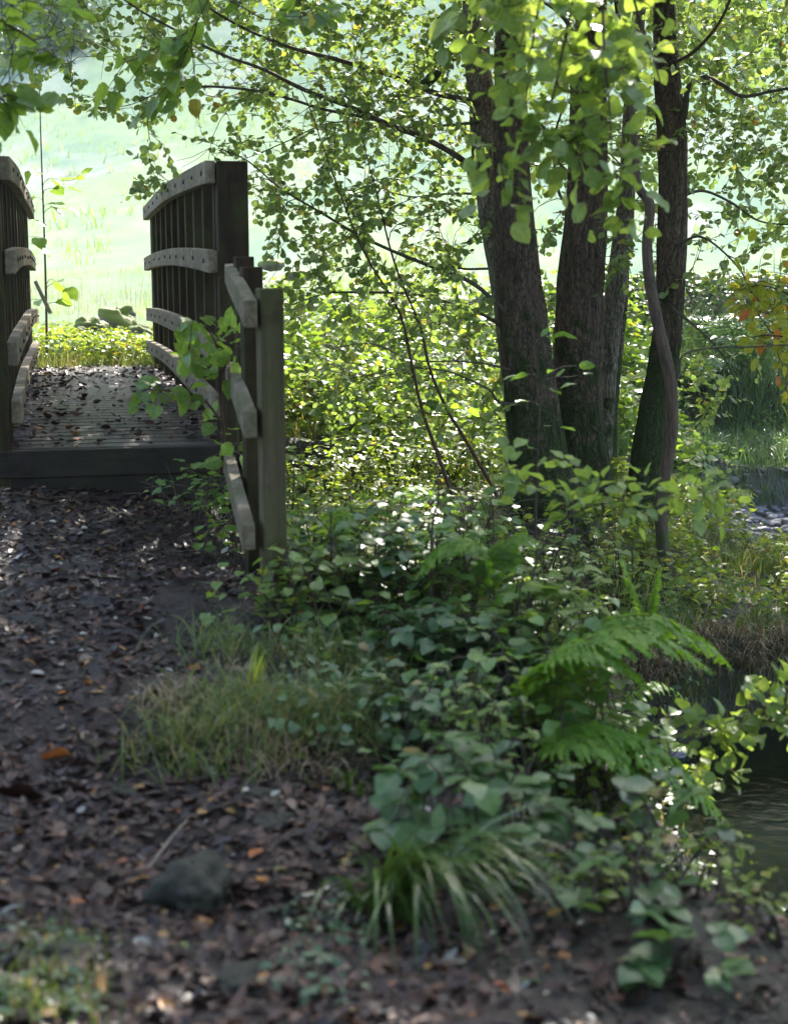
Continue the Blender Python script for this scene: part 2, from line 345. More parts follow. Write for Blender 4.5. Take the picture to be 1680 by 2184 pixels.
class Leaves:
    def __init__(s): s.d = []
    def add(s, P, D, Nn, L, w=1.0, fold=None, droop=None):
        P = np.atleast_2d(P); n = len(P)
        D = np.broadcast_to(D, (n, 3)); Nn = np.broadcast_to(Nn, (n, 3)); L = np.broadcast_to(L, n)
        fold = rng.uniform(.0, .45, n) if fold is None else np.broadcast_to(fold, n)
        droop = rng.uniform(-.05, .35, n) if droop is None else np.broadcast_to(droop, n)
        s.d.append((P, D, Nn, L, np.broadcast_to(w, n), fold, droop))
    def count(s): return sum(len(x[0]) for x in s.d)
    def build(s, name, mat, kind, parent=None, **k):
        P, D, Nn, L, w, fo, dr = [np.concatenate([x[i] for x in s.d]) for i in range(7)]
        D = D / (np.linalg.norm(D, axis=1)[:, None] + 1e-9)
        X = np.cross(D, Nn); X /= np.linalg.norm(X, axis=1)[:, None] + 1e-9
        Z = np.cross(X, D)
        t = np.array(TPL[kind]); ns = len(t)
        ly = np.repeat(t[:, 0], 3); lx = np.stack([-t[:, 1], 0 * t[:, 1], t[:, 1]], 1).ravel()
        n = len(P)
        ph = rng.uniform(0, 6.28, (n, 1))
        z = fo[:, None] * np.abs(lx)[None] - dr[:, None] * (ly ** 2)[None] + 0.035 * np.sin(ly[None] * 9 + ph) * np.sign(lx)[None]
        xx = lx[None] * w[:, None]
        V = P[:, None] + L[:, None, None] * (xx[..., None] * X[:, None] + ly[None, :, None] * D[:, None] + z[..., None] * Z[:, None])
        q = []
        for i in range(ns - 1):
            a = 3 * i
            q += [[a, a + 1, a + 4, a + 3], [a + 1, a + 2, a + 5, a + 4]]
        Q = np.array(q)[None] + (np.arange(n) * ns * 3)[:, None, None]
        mb = MB(); mb.add(V.reshape(-1, 3), Q.reshape(-1, 4))
        return mb.build(name, mat, parent, **k)
def unit(v): v = np.asarray(v, float); return v / (np.linalg.norm(v, axis=-1, keepdims=True) + 1e-9)
def rnd(n=None, s=1.0): return rng.normal(0, s, (n, 3) if n else 3)

def blades(P, h, lean, az, width, curve=1.0, seg=5, jit=0.15):
    """grass blades as bent tapering strips; returns V,Q"""
    P = np.atleast_2d(P); n = len(P); h = np.broadcast_to(h, n); lean = np.broadcast_to(lean, n); az = np.broadcast_to(az, n); width = np.broadcast_to(width, n)
    t = np.linspace(0, 1, seg)[None]
    ang = lean[:, None] * (0.25 + curve * t ** 1.3 * 1.25)
    ds = h[:, None] / (seg - 1)
    hor = np.concatenate([np.zeros((n, 1)), np.cumsum(np.sin(ang[:, :-1]) * ds, 1)], 1); ver = np.concatenate([np.zeros((n, 1)), np.cumsum(np.cos(ang[:, :-1]) * ds, 1)], 1)
    dx = np.cos(az)[:, None]; dy = np.sin(az)[:, None]
    ctr = np.stack([P[:, :1] + hor * dx, P[:, 1:2] + hor * dy, P[:, 2:3] + ver], -1)
    tw = rng.uniform(-.9, .9, n)[:, None]
    sx, sy = -np.sin(az[:, None] + tw), np.cos(az[:, None] + tw)
    w = width[:, None] * (1 - t ** 2.2) * .5 + 0.0003
    off = np.stack([sx * w, sy * w, 0 * w], -1)
    V = np.stack([ctr - off, ctr + off], 2).reshape(n, -1, 3)
    q = np.array([[2 * i, 2 * i + 1, 2 * i + 3, 2 * i + 2] for i in range(seg - 1)])
    Q = q[None] + (np.arange(n) * seg * 2)[:, None, None]
    return V.reshape(-1, 3), Q.reshape(-1, 4)

# ---------------------------------------------------------------- terrain
ctrl = np.array([
 (-6, 0, -.2), (-3, 0, -.25), (0, 0, -.3), (3, 0, -.5), (7, 0, -.7), (0, -3, -.3), (-4, -3, -.2), (5, -3, -.4),
 (-3, 3, -.2), (-1, 2, -.3), (0, 2, -.35), (1, 2, -.42), (2.4, 2, -.6), (.55, 2.8, -.43), (.9, 2.75, -.5), (1.3, 2.8, -.6), (1.05, 3.3, -.9), (1.0, 3.9, -1.15), (1.4, 3.6, -1.2), (2.3, 2.9, -.9),
 (-3, 5, -.12), (-1.5, 4, -.25), (-.9, 5, -.23), (-.6, 4, -.29), (-.2, 4, -.36), (.1, 3.2, -.42), (.3, 4, -.55), (.65, 4, -.8),
 (-.4, 5, -.3), (0, 5, -.45), (.5, 5.2, -.72), (.9, 5.5, -.98), (0, 6.2, -.55), (.6, 6.6, -.78), (1.1, 7.2, -.95), (1.5, 7.5, -1.0),
 (-1.6, 6.5, -.19), (-1.1, 6.2, -.22), (-.7, 6.2, -.28), (-1.4, 7.2, -.22), (-2.4, 7.2, -.2), (-.5, 7.3, -.55), (-.6, 8.3, -.7), (.1, 8, -.66),
 (.9, 9, -.68), (1.5, 9, -.76), (0, 9.2, -.74), (1.3, 8.3, -.84), (2.2, 7.6, -1.03), (3.2, 7.6, -1.03), (2.2, 9.0, -1.0), (3.4, 9.0, -1.0), (4.3, 7.8, -1.0),
 (2.5, 10, -1.1), (3.6, 10.2, -1.1), (-5, 7.5, -.15), (-8, 7, -.1), (-8, 13, 0),
 (-.5, 11.8, -.5), (.6, 12.3, -.6), (1.8, 12.2, -.7), (3, 12.2, -.75), (4.5, 12.2, -.65), (6.5, 12, -.5),
 (-4.2, 12.8, -.08), (-2.6, 12.9, -.04), (-1.4, 12.9, -.12), (0, 13.3, -.12), (1.5, 13.5, -.1), (3, 13.6, -.05), (5, 13.5, 0), (8, 13, 0),
 (-3, 14.3, .02), (-1, 14.4, .1), (1, 14.5, .22), (3, 14.5, .3), (5, 14.5, .3), (-5, 14.5, .05),
 (8, 4, -.9), (8, 8, -.9)])
stream = np.array([(-14, 10.6, -1.7, 1.0), (-5, 10.3, -1.7, .9), (-2.2, 10.0, -1.7, .9), (-1.2, 10.1, -1.6, .7), (-.6, 10.3, -1.2, .4), (.3, 10.8, -.85, .3), (1.3, 11.0, -.95, .4), (2.4, 10.9, -1.14, .7), (4.3, 10.5, -1.14, .8), (5.6, 9.2, -1.6, .8),
 (5.8, 7, -1.7, .8), (4.4, 5.7, -1.75, .95), (2.3, 5.6, -1.75, 1.3), (2.2, 4.9, -1.75, 1.25), (3.6, 4.2, -1.75, .9), (6, 3.3, -1.75, .9), (14, 2.5, -1.75, 1)])
FY = np.array([-50, 15, 18, 22, 28, 35, 50, 70, 85, 110, 150, 220, 320.]); FZ = np.array([.25, .25, .40, .68, 1.35, 2.5, 6.0, 12, 18.5, 38, 70, 105, 130.])  # unseen upper hill steepened to keep sky out of the pool's reflection
def gz(x, y, fine=True):
    x = np.asarray(x, float); y = np.asarray(y, float); sh = x.shape; x = x.ravel(); y = y.ravel()
    out_ = np.zeros(len(x))
    for s in range(0, len(x), 20000):
        xs, ys = x[s:s + 20000], y[s:s + 20000]
        d2 = (xs[:, None] - ctrl[None, :, 0]) ** 2 + (ys[:, None] - ctrl[None, :, 1]) ** 2
        w = 1 / (d2 + .03) ** 1.7
        b = (w * ctrl[None, :, 2]).sum(1) / w.sum(1)
        f = np.interp(ys, FY, FZ)
        t = np.clip((ys - 14.2) / 2.0, 0, 1); t = t * t * (3 - 2 * t)
        b = b * (1 - t) + f * t
        p3 = np.stack([xs, ys, 0 * xs], 1)
        b = b + np.clip((ys - 25) / 60, 0, 1) * 2.2 * vn(p3, .035)
        best = np.full(len(xs), 9e9)
        for i in range(len(stream) - 1):
            a, c = stream[i], stream[i + 1]
            ab = c[:2] - a[:2]; u = np.clip(((xs - a[0]) * ab[0] + (ys - a[1]) * ab[1]) / (ab @ ab), 0, 1)
            dd = np.hypot(xs - a[0] - u * ab[0], ys - a[1] - u * ab[1])
            bed = a[2] + u * (c[2] - a[2]); wd = a[3] + u * (c[3] - a[3])
            edge = dd + .16 * vn(p3, 1.3, 5) + .05 * vn(p3, 5, 9)
            z = bed + np.maximum(0, edge - wd) * 2.6 + .12 * np.clip(edge / wd, 0, 1)
            best = np.minimum(best, z)
        b = np.minimum(b, best)
        if fine:
            near = np.clip((17 - ys) / 2, 0, 1)
            b = b + near * (.035 * vn(p3, 2.3, 3) + .016 * vn(p3, 7, 4) + .009 * vn(p3, 19, 6))
        out_[s:s + 20000] = b
    return out_.reshape(sh)
def g1(x, y): return float(gz(np.array([x]), np.array([y]))[0])
def gpt(px, py):
    """where the sight line through a photo point meets the ground"""
    Y = np.linspace(1.2, 60, 1500); u = (1092 - py) / F
    d = np.array([(px - 840) / F, CT + u * ST, -ST + u * CT]); P = CAM + d[None] * (Y / d[1])[:, None]
    k = np.argmax(P[:, 2] < gz(P[:, 0], P[:, 1])); return P[k]

def axis(segs):
    o = [];
    for a, b, st in segs: o += list(np.arange(a, b, st))
    return np.array(o + [segs[-1][1]])
gx = axis([(-220, -60, 16), (-60, -16, 3), (-16, -6, .5), (-6, -3, .1), (-3, 3.6, .035), (3.6, 8, .12), (8, 16, .5), (16, 60, 3), (60, 220, 16)])
gy = axis([(-40, -8, 4), (-8, 1, .6), (1, 8.4, .035), (8.4, 17, .06), (17, 30, .4), (30, 120, 2), (120, 320, 10)])
X, Y = np.meshgrid(gx, gy); Z = gz(X, Y)
nx, ny = len(gx), len(gy)
i = np.arange(ny - 1)[:, None] * nx; j = np.arange(nx - 1)[None]
Q = np.stack([i + j, i + j + 1, i + j + nx + 1, i + j + nx], -1).reshape(-1, 4)
mb = MB(); mb.add(np.stack([X, Y, Z], -1).reshape(-1, 3), Q)
go = mb.build('ground', M['ground']); go['kind'] = 'structure'
p3 = np.stack([X, Y, 0 * X], -1)
pathd = np.abs(X - np.interp(Y, [-3, 2, 4, 6.5, 8], [-.6, -.35, -.95, -1.35, -1.5]))
pathw = np.interp(Y, [-3, 2, 4, 6.5], [1.4, 1.1, .75, .6])
zr = np.clip(1.3 - (pathd / pathw) + .25 * vn(p3, 2.0), 0, 1) * (Y < 8)
zg = np.clip((Y - 13.6) / 1.4 + .3 * vn(p3, 1.1), 0, 1)
zb = np.clip((1.25 - np.hypot((X - 3.1) / 1.5, (Y - 10.7) / .95)) * 3, 0, 1)
ca = go.data.color_attributes.new('zone', 'FLOAT_COLOR', 'POINT')
ca.data.foreach_set('color', np.stack([zr, zg, zb, np.ones_like(zr)], -1).astype(np.float32).ravel())
WZ = -1.37
mb = MB(); mb.add([(-15, 2, WZ), (15, 2, WZ), (15, 13, WZ), (-15, 13, WZ)], [[0, 1, 2, 3]])
o = mb.build('water', M['water']); o['kind'] = 'structure'

# ---------------------------------------------------------------- footbridge
BA = R(12.92); bv = np.array([-math.sin(BA), math.cos(BA), 0]); rv = np.array([math.cos(BA), math.sin(BA), 0]); uz = np.array([0, 0, 1.0])
def B(r, b, z): return rv * r + bv * b + uz * z
def camber(b): t = (b - 7.07) / (13.2 - 7.07); return .05 * (1 - (2 * t - 1) ** 2)
bridge = empty('footbridge', B(.25, 7.07, 0), 'narrow wooden footbridge with slatted parapets and leaf-strewn deck leading to the sunny field', 'footbridge')
bridge.rotation_euler = (0, 0, 0)
mb = MB(); b = 7.10; k = 0
while b < 13.15:
    z = camber(b)
    r0, r1 = -.36 + rng.uniform(-.01, .01), .84 + rng.uniform(-.01, .01)
    # each board: five ridges and grooves across its width
    ys = []; 
    for q in range(5):
        y0 = b + q * .027
        ys += [(y0, -.003), (y0 + .004, 0), (y0 + .019, 0), (y0 + .023, -.003)]
    ys = [(b, -.035)] + ys + [(b + 4 * .027 + .024, -.035)]
    tl = rng.uniform(-.0025, .0025)
    V = []
    for yy, dz in ys:
        V += [B(r0, yy, z + dz - tl), B(r1, yy, z + dz + tl)]
    mb.add(V, [[2 * a, 2 * a + 1, 2 * a + 3, 2 * a + 2] for a in range(len(ys) - 1)])
    b += .137
mb.build('deck', M['deck'], bridge, smooth=False)
mb = MB(); ax = np.array([rv, bv, uz])
box(mb, B(.21, 7.055, -.068), .62, .03, .066, ax)
box(mb, B(.21, 7.07, -.20), .63, .032, .064, ax)
mb.build('edge_beam', M['beam'], bridge, smooth=False, mod=.005)
for rr in (-.2, .68):
    mb = MB(); P = [B(rr, b_, camber(b_) - .045) for b_ in np.linspace(7.12, 13.1, 14)]
    beampath(mb, P, .1, .22, rv); mb.build('bearer', M['beam'], bridge, smooth=False)
BOLTB = list(np.linspace(7.38, 12.55, 10))
def boltmesh():
    mb = MB(); n = 10; a = np.linspace(0, 2 * np.pi, n, endpoint=False)
    rings = [(.013, 0), (.013, .004), (.009, .008), (.001, .009)]
    V = np.concatenate([np.stack([np.full(n, h), r * np.cos(a), r * np.sin(a)], 1) for r, h in rings])
    Q = [[i * n + j, i * n + (j + 1) % n, (i + 1) * n + (j + 1) % n, (i + 1) * n + j] for i in range(3) for j in range(n)]
    me = fast_mesh('bolt', V, Q); me.materials.append(M['bolt']); return me
BM = boltmesh()
for side in (1, -1):
    rin = .70 if side > 0 else -.22
    nb = 7.2 if side > 0 else 7.08
    rc = rin + side * .026
    for zt, hh, kick in ((1.40, .112, 0), (.965, .112, 0), (.53, .112, 0), (.245, .105, 1)):
        mb = MB(); bb = np.linspace(nb, 12.85, 24)
        wob = .004 * np.sin(bb * 1.7 + zt * 9)
        beampath(mb, [B(rc + w_, b_, zt + camber(b_) - .015) for b_, w_ in zip(bb, wob)], .052, hh, rv)
        ra = mb.build('rail', M['rail'], bridge, smooth=False, mod=.006)
        for b_ in BOLTB + [nb + .06] * 0:
            bo = bpy.data.objects.new('bolt', BM); C.objects.link(bo); bo.parent = ra
            p = B(rin - side * .001 + .004 * math.sin(b_ * 1.7 + zt * 9), b_, zt + camber(b_) - .015 - hh * .5 + rng.uniform(-.006, .006)) - base_of(bridge)
            bo.location = tuple(p); bo.rotation_euler = (0, 0, BA + (math.pi if side > 0 else 0))
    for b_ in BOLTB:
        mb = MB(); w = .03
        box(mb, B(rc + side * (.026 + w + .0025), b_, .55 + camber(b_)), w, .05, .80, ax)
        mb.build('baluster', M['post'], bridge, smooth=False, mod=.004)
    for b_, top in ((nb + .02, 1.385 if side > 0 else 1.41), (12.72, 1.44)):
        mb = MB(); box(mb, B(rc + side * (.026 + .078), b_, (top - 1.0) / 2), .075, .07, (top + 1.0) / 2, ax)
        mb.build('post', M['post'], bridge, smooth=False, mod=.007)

# ---------------------------------------------------------------- wing fence beside the path
fb = at(572, 1290, 4.75); fence = empty('wooden_fence', (fb[0], fb[1], fb[2] + .02), 'short weathered wing fence of three posts and three rails beside the path', 'fence')
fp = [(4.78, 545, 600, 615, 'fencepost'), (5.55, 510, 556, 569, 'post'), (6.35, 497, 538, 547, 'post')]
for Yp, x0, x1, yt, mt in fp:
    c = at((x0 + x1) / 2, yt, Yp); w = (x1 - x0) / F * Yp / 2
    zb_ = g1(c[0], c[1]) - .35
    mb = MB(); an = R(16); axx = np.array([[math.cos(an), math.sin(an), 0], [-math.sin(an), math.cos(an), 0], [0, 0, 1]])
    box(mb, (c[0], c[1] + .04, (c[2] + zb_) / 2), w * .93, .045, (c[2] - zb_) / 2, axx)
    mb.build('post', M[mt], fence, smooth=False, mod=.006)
for pts, hh in (([(534, 640, 4.74), (512, 600, 5.35), (498, 578, 6.0), (489, 562, 6.85)], .092),
                ([(533, 875, 4.74), (513, 822, 5.35), (500, 792, 6.0), (490, 772, 6.85)], .094),
                ([(530, 1118, 4.74), (508, 1040, 5.35), (492, 980, 6.0), (480, 945, 6.85)], .09)):
    P = smoothpath([at(*p) for p in pts], 14); mb = MB()
    beampath(mb, P, .045, hh, unit(np.array([1, .22, 0]))); mb.build('rail', M['fencerail'], fence, smooth=False, mod=.005)

# ---------------------------------------------------------------- stones
def stone(mb, c, s, seed, seg=14, rot=0.0, squash=1.0, rough=.28):
    n, m_ = seg, seg * 2
    th = np.linspace(.02, np.pi - .02, n); ph = np.linspace(0, 2 * np.pi, m_, endpoint=False)
    T, P_ = np.meshgrid(th, ph, indexing='ij')
    V = np.stack([np.sin(T) * np.cos(P_), np.sin(T) * np.sin(P_), np.cos(T)], -1)
    V = np.sign(V) * np.abs(V) ** .8
    V = V * (1 + rough * fbm(V, 1.1, 3, seed * 3.1))[..., None]
    V = V * np.array(s); cr, sr = math.cos(rot), math.sin(rot)
    V = np.stack([V[..., 0] * cr - V[..., 1] * sr, V[..., 0] * sr + V[..., 1] * cr, V[..., 2]], -1) + np.array(c)
    i = np.arange(n - 1)[:, None] * m_; j = np.arange(m_)[None]; k = (j + 1) % m_
    mb.add(V.reshape(-1, 3), np.stack([i + j, i + j + m_, i + k + m_, i + k], -1).reshape(-1, 4))
def stone_thing(px, py, sx, sy, sz, mat, label, Yd=None, group=None, name='stone', rough=.28):
    P = gpt(px, py) if Yd is None else at(px, py, Yd)
    mb = MB(); stone(mb, (P[0], P[1], P[2] + sz * .02), (sx, sy, sz), rng.uniform(0, 50), seg=30, rot=rng.uniform(0, 3), rough=rough * 1.5)
    return tag(mb.build(name, M[mat]), label, 'stone', group)
stone_thing(412, 1915, .085, .07, .065, 'darkstone', 'rounded dark mossy stone half sunk in the path near the front')
stone_thing(150, 2050, .05, .05, .018, 'darkstone', 'flat dark stone in the mossy grass at the front left corner')
stone_thing(515, 2100, .04, .05, .022, 'darkstone', 'small lumpy stone beside a black hollow at the bottom of the path')
stone_thing(600, 1690, .06, .045, .022, 'darkstone', 'long low greyish stone right of the path centre under the grass edge')
stone_thing(540, 1700, .035, .03, .018, 'darkstone', 'small flat pebble left of the long low stone')
stone_thing(700, 1635, .03, .03, .02, 'darkstone', 'small stone just below the brown grass tussock')
stone_thing(590, 1760, .055, .04, .02, 'darkstone', 'thin dark slab of stone behind the rounded mossy stone')
stone_thing(255, 1690, .04, .03, .016, 'darkstone', 'little grey stone beside the pale leaf in the middle of the path')
stone_thing(800, 1235, .14, .11, .11, 'mossstone', 'bright yellow-green moss cushion on a stone among the bramble', Yd=5.2, name='mossy_stone')
stone_thing(985, 1620, .07, .07, .08, 'darkstone', 'dark moss-covered stone in the hollow behind the large-leaved bramble', name='mossy_stone')
# dry stone wall at the field edge, tumbled at the bridge end
wall = empty('dry_stone_wall', (1.5, 15.3, .3), 'low tumbled mossy dry stone wall running along the field edge behind the alders', 'wall')
mb = MB()
for row in range(4):
    x = -.95 + rng.uniform(0, .2)
    while x < 8:
        w = rng.uniform(.12, .26)
        keep = row < 3 or vn(np.array([x, 0, 3.]), .9) > -.1
        if keep: stone(mb, (x + w, 15.35 + .1 * math.sin(x) + rng.uniform(-.06, .06) - row * .02, g1(x, 15.3) - .02 + row * .17 + rng.uniform(-.03, .03)), (w * 1.02, .2, .105), rng.uniform(0, 99), seg=8, rough=.22)
        x += 2 * w
mb.build('wall_stones', M['wallstone'], wall)
tum = [(250, 672, 14.6, .22, 'tall moss-capped boulder at the far end of the bridge, the highest of the pile'),
       (196, 690, 14.2, .17, 'mossy boulder left of the highest one in the pile past the bridge'),
       (292, 700, 14.1, .17, 'grey boulder with bare face against the right parapet end'),
       (228, 722, 13.8, .15, 'low mossy boulder in front of the highest one past the bridge'),
       (165, 712, 14.0, .15, 'half-buried mossy boulder at the left of the pile past the bridge'),
       (272, 742, 13.6, .13, 'small bare stone at the foot of the pile past the bridge')]
for px, py, Yd, s, lb in tum:
    P = at(px, py + 14, Yd); s *= .8; mb = MB(); stone(mb, P, (s, s * .9, s * .85), rng.uniform(0, 50), seg=24, rough=.5)
    tag(mb.build('boulder', M['mossstone']), lb, 'boulder', 'boulders beyond the bridge')
P = at(620, 590, 15.0)
for px, py, s, lb in ((580, 566, .10, 'mossy wall stone fallen right behind the fence top'), (640, 590, .12, 'pale grey stone lying tilted beside the mossy one behind the fence')):
    P = at(px, py, 14.9); mb = MB(); stone(mb, P, (s * 1.2, s, s * .6), rng.uniform(0, 50), seg=16); tag(mb.build('boulder', M['mossstone' if px < 600 else 'wallstone']), lb, 'boulder')
# gravel bed pebbles
mb = MB(); n = 1500
ex = rng.uniform(1.7, 4.6, n); ey = rng.uniform(9.9, 11.7, n); ezz = gz(ex, ey)
for a in range(n):
    s = rng.uniform(.012, .04) * (1 + (rng.random() < .06) * 1.3); stone(mb, (ex[a], ey[a], ezz[a] + s * .2), (s * 1.2, s, s * .45), a * .7, seg=5, rot=rng.uniform(0, 3))
tag(mb.build('gravel', M['gravel']), 'grey-purple pebbles of the dry stream bed', 'gravel', kind='stuff')
for px, py, s, lb in ((1665, 1118, .09, 'flat grey slab at the right edge of the gravel'), (1640, 1172, .07, 'dark flat stone on the near edge of the gravel'), (1600, 1140, .05, 'mid-sized grey stone in the gravel left of the slab'), (1425, 1592, .06, 'pale wet stone breaking the pool surface by the dead grass bank')):
    P = gpt(px, py); 
    if py > 1500: P = at(px, py, 6.35); P[2] = WZ + .01
    mb = MB(); stone(mb, P, (s * 1.4, s, s * .4), rng.uniform(0, 50), seg=14); tag(mb.build('stone', M['gravel']), lb, 'stone')

# ---------------------------------------------------------------- woody plants
def ppath(pts):
    """rows (px,py,width px,Y) -> xyz + radius"""
    return np.array([[*at(a, b_, Yd), w / 2 / F * Yd] for a, b_, w, Yd in pts])
def trunk(pts, mat, parent, sides=40, n=150, ridge=.07, name='trunk', flare=0.0, seed=0.0, thin=1.0):
    P = smoothpath(ppath(pts), n); P[:, 3] *= thin; mb = MB()
    def bf(a, P_, r):
        A, Zz = np.meshgrid(a, P_[:, 2])
        q = np.stack([np.cos(A) * 3.2, np.sin(A) * 3.2, Zz * 2.2 + seed], -1)
        rid = vn(np.stack([np.cos(A) * 9, np.sin(A) * 9, Zz * 5.0 + seed], -1))
        b_ = 1 + ridge * rid + .07 * vn(q * .5) + .03 * vn(q * 3)
        if flare:
            t = np.clip((P_[:, 2].min() + .55 - P_[:, 2]) / .55, 0, 1)[:, None]
            b_ = b_ + flare * t ** 2 * (.5 + .5 * np.cos(A * 5 + seed)) 
        return b_
    tube(mb, P[:, :3], P[:, 3], sides, bf)
    mb.build(name, M[mat], parent); return P
class Skel:
    def __init__(s): s.P = []; s.T = []; s.R = []; s.I = []
    def add(s, P, r, idx, skip=0):
        P = np.asarray(P)[skip:]; r = np.broadcast_to(r, len(np.asarray(P)) + skip)[skip:]
        T = unit(np.gradient(P, axis=0)); s.P.append(P); s.T.append(T); s.R.append(np.array(r)); s.I.append(np.full(len(P), idx))
    def cat(s):
        s.P = [np.concatenate(s.P)]; s.T = [np.concatenate(s.T)]; s.R = [np.concatenate(s.R)]; s.I = [np.concatenate(s.I)]
        return s.P[0], s.T[0], s.R[0], s.I[0]
def leafy(lv, P, size, gap=.032, start=.25, flat=.75, spread=.85, down=.25, per=1):
    """alternate leaves along a twig polyline"""
    seg = np.linalg.norm(np.diff(P, axis=0), axis=1); L = seg.sum(); n = max(2, int(L * (1 - start) / gap))
    t = np.linspace(start, 1, n) * L; cum = np.r_[0, np.cumsum(seg)]
    pos = np.stack([np.interp(t, cum, P[:, k]) for k in range(3)], 1)
    T = unit(np.gradient(pos, axis=0)) if n > 1 else unit(P[-1:] - P[:1])
    up = unit(np.array([0, 0, 1.0]) * flat + rnd(n, .38))
    S = unit(np.cross(T, np.array([0, 0, 1.0])) + rnd(n, .25)); sg = np.where(np.arange(n) % 2, 1, -1)[:, None]
    D = unit(T * .6 + S * sg * spread + rnd(n, .25) - np.array([0, 0, down]))
    D[-1] = unit(T[-1] + rnd(None, .2) - np.array([0, 0, down * .6]))
    lv.add(pos + D * size * .12, D, up, size * rng.uniform(.7, 1.15, n))
def grow(sk, targets, twigs, leaves, size, idxs=None, gap=.032, rmax=.008, sub=True, subs=2, sublen=(.12, .28), flat=.75, sag=.08, maxlen=1.6, start=.25, down=.25, bare=0.0):
    """connect every target to the nearest point of the branch skeleton with a curved leafy twig"""
    Pn, Tn, Rn, In = sk.cat()
    d = np.array([np.min(np.sum((Pn - t) ** 2, 1)) for t in targets]); order = np.argsort(d)
    pend = 0
    for q, k in enumerate(order):
        t = targets[k]
        if pend > 12: Pn, Tn, Rn, In = sk.cat(); pend = 0
        dd = np.sum((Pn - t) ** 2, 1) ** .5 
        # prefer parents whose direction runs toward the target
        al = np.sum(unit(t - Pn) * Tn, 1); m = np.argmin(dd * (1.25 - .35 * al))
        s, ts, rs, ix = Pn[m], Tn[m], Rn[m], In[m]; L = np.linalg.norm(t - s)
        if L < .04: continue
        nn = max(4, int(L / .07) + 2); u = np.linspace(0, 1, nn)[:, None]
        c1 = s + ts * L * .38 + rnd(None, .05 * L); c2 = t - unit(t - s) * L * .3 + rnd(None, .12 * L) + np.array([0, 0, sag * L])
        W = (1 - u) ** 3 * s + 3 * (1 - u) ** 2 * u * c1 + 3 * (1 - u) * u * u * c2 + u ** 3 * t
        W[1:-1] += rnd(nn - 2, .012 * min(L, 1))
        r0 = min(rs * .75, rmax, .002 + .006 * L); r = np.linspace(max(r0, .0024), .0015, nn)
        tube(twigs[ix], W, r, 4 if r0 < .006 else 6)
        lv = leaves[ix]
        nb = rng.random() < bare
        if not nb: leafy(lv, W, size, gap, max(start, 1 - .55 / L if L > .55 else start), flat, down=down)
        sk.add(W[1:], r[1:], ix); pend += 1
        if sub:
            for _ in range(subs):
                k0 = rng.integers(max(1, nn // 3), nn); l = rng.uniform(*sublen)
                dr = unit(unit(t - s) * .6 + rnd(None, .55)); e = W[k0 - 1] + dr * l
                mid = (W[k0 - 1] + e) / 2 + rnd(None, .02)
                S2 = np.array([W[k0 - 1], mid, e]); tube(twigs[ix], S2, [.0019, .0015, .0011], 4)
                if not nb: leafy(lv, S2, size, gap, .15, flat, down=down)

# density of leaves over the photo, 140 px cells (columns 0-11, rows 0-7)
DENS = np.array([
 [.35, .55, .75, .85, .95, .95, .9, .7, .75, .7, .85, .95],
 [.05, .3, .5, .55, .8, .85, .8, .55, .6, .6, .8, .85],
 [.0, .0, .28, .4, .75, .85, .75, .5, .5, .5, .8, .95],
 [.0, .0, .0, .05, .7, .75, .75, .5, .45, .4, .6, .8],
 [.0, .0, .0, .0, .55, .65, .6, .45, .3, .3, .3, .4],
 [.0, .0, .0, .0, .22, .28, .3, .3, .25, .2, .25, .25],
 [.0, .0, .0, .0, .06, .08, .1, .1, .1, .12, .15, .12],
 [.0, .0, .0, .0, .0, .0, .05, .05, .05, .1, .1, .05]])
trA = empty('alder_tree', at(1140, 1090, 9.0), 'large twin-stemmed alder with thick furrowed trunk and long branches reaching left over the fence', 'tree')
trB = empty('alder_tree', at(1245, 1085, 9.35), 'straight dark-trunked alder standing between the twin-stemmed alder and the slim grey stems', 'tree')
trC = empty('alder_tree', at(1290, 1050, 9.7), 'slim grey-green alder with two thin stems, mossy burr at mid height', 'tree')
trD = empty('alder_tree', at(1378, 1150, 9.1), 'rightmost big alder, its leaning lower trunk coated in dark green moss', 'tree')
trE = empty('hazel_tree', at(1414, 1305, 7.7), 'smooth brown slender kinked stem rising in front of the mossy alder', 'tree')
pA1 = trunk([(1000, -330, 44, 9.6), (1006, -120, 48, 9.5), (1013, 30, 52, 9.4), (1018, 137, 54, 9.4), (1027, 205, 56, 9.35), (1036, 341, 58, 9.3), (1053, 478, 58, 9.3), (1082, 615, 66, 9.25), (1105, 780, 72, 9.2), (1125, 1000, 80, 9.15), (1130, 1120, 90, 9.1)][::-1], 'barkgrey', trA, seed=3)
pA2 = trunk([(1082, -330, 50, 9.1), (1084, -120, 56, 9.1), (1086, 70, 62, 9.05), (1087, 205, 67, 9.0), (1091, 341, 72, 9.0), (1096, 478, 82, 9.0), (1107, 615, 96, 9.0), (1120, 750, 105, 9.0), (1135, 880, 112, 9.0), (1150, 980, 124, 9.0), (1158, 1060, 150, 9.0), (1160, 1130, 175, 9.0)][::-1], 'bark', trA, sides=72, n=260, flare=.35, seed=11)
pB = trunk([(1268, -330, 46, 9.5), (1262, -20, 58, 9.4), (1258, 100, 66, 9.4), (1254, 239, 75, 9.35), (1251, 376, 80, 9.35), (1245, 512, 88, 9.35), (1234, 649, 98, 9.35), (1232, 780, 100, 9.35), (1236, 900, 95, 9.35), (1245, 1000, 108, 9.35), (1248, 1080, 130, 9.35), (1248, 1140, 145, 9.35)][::-1], 'bark', trB, sides=72, n=260, flare=.3, seed=23)
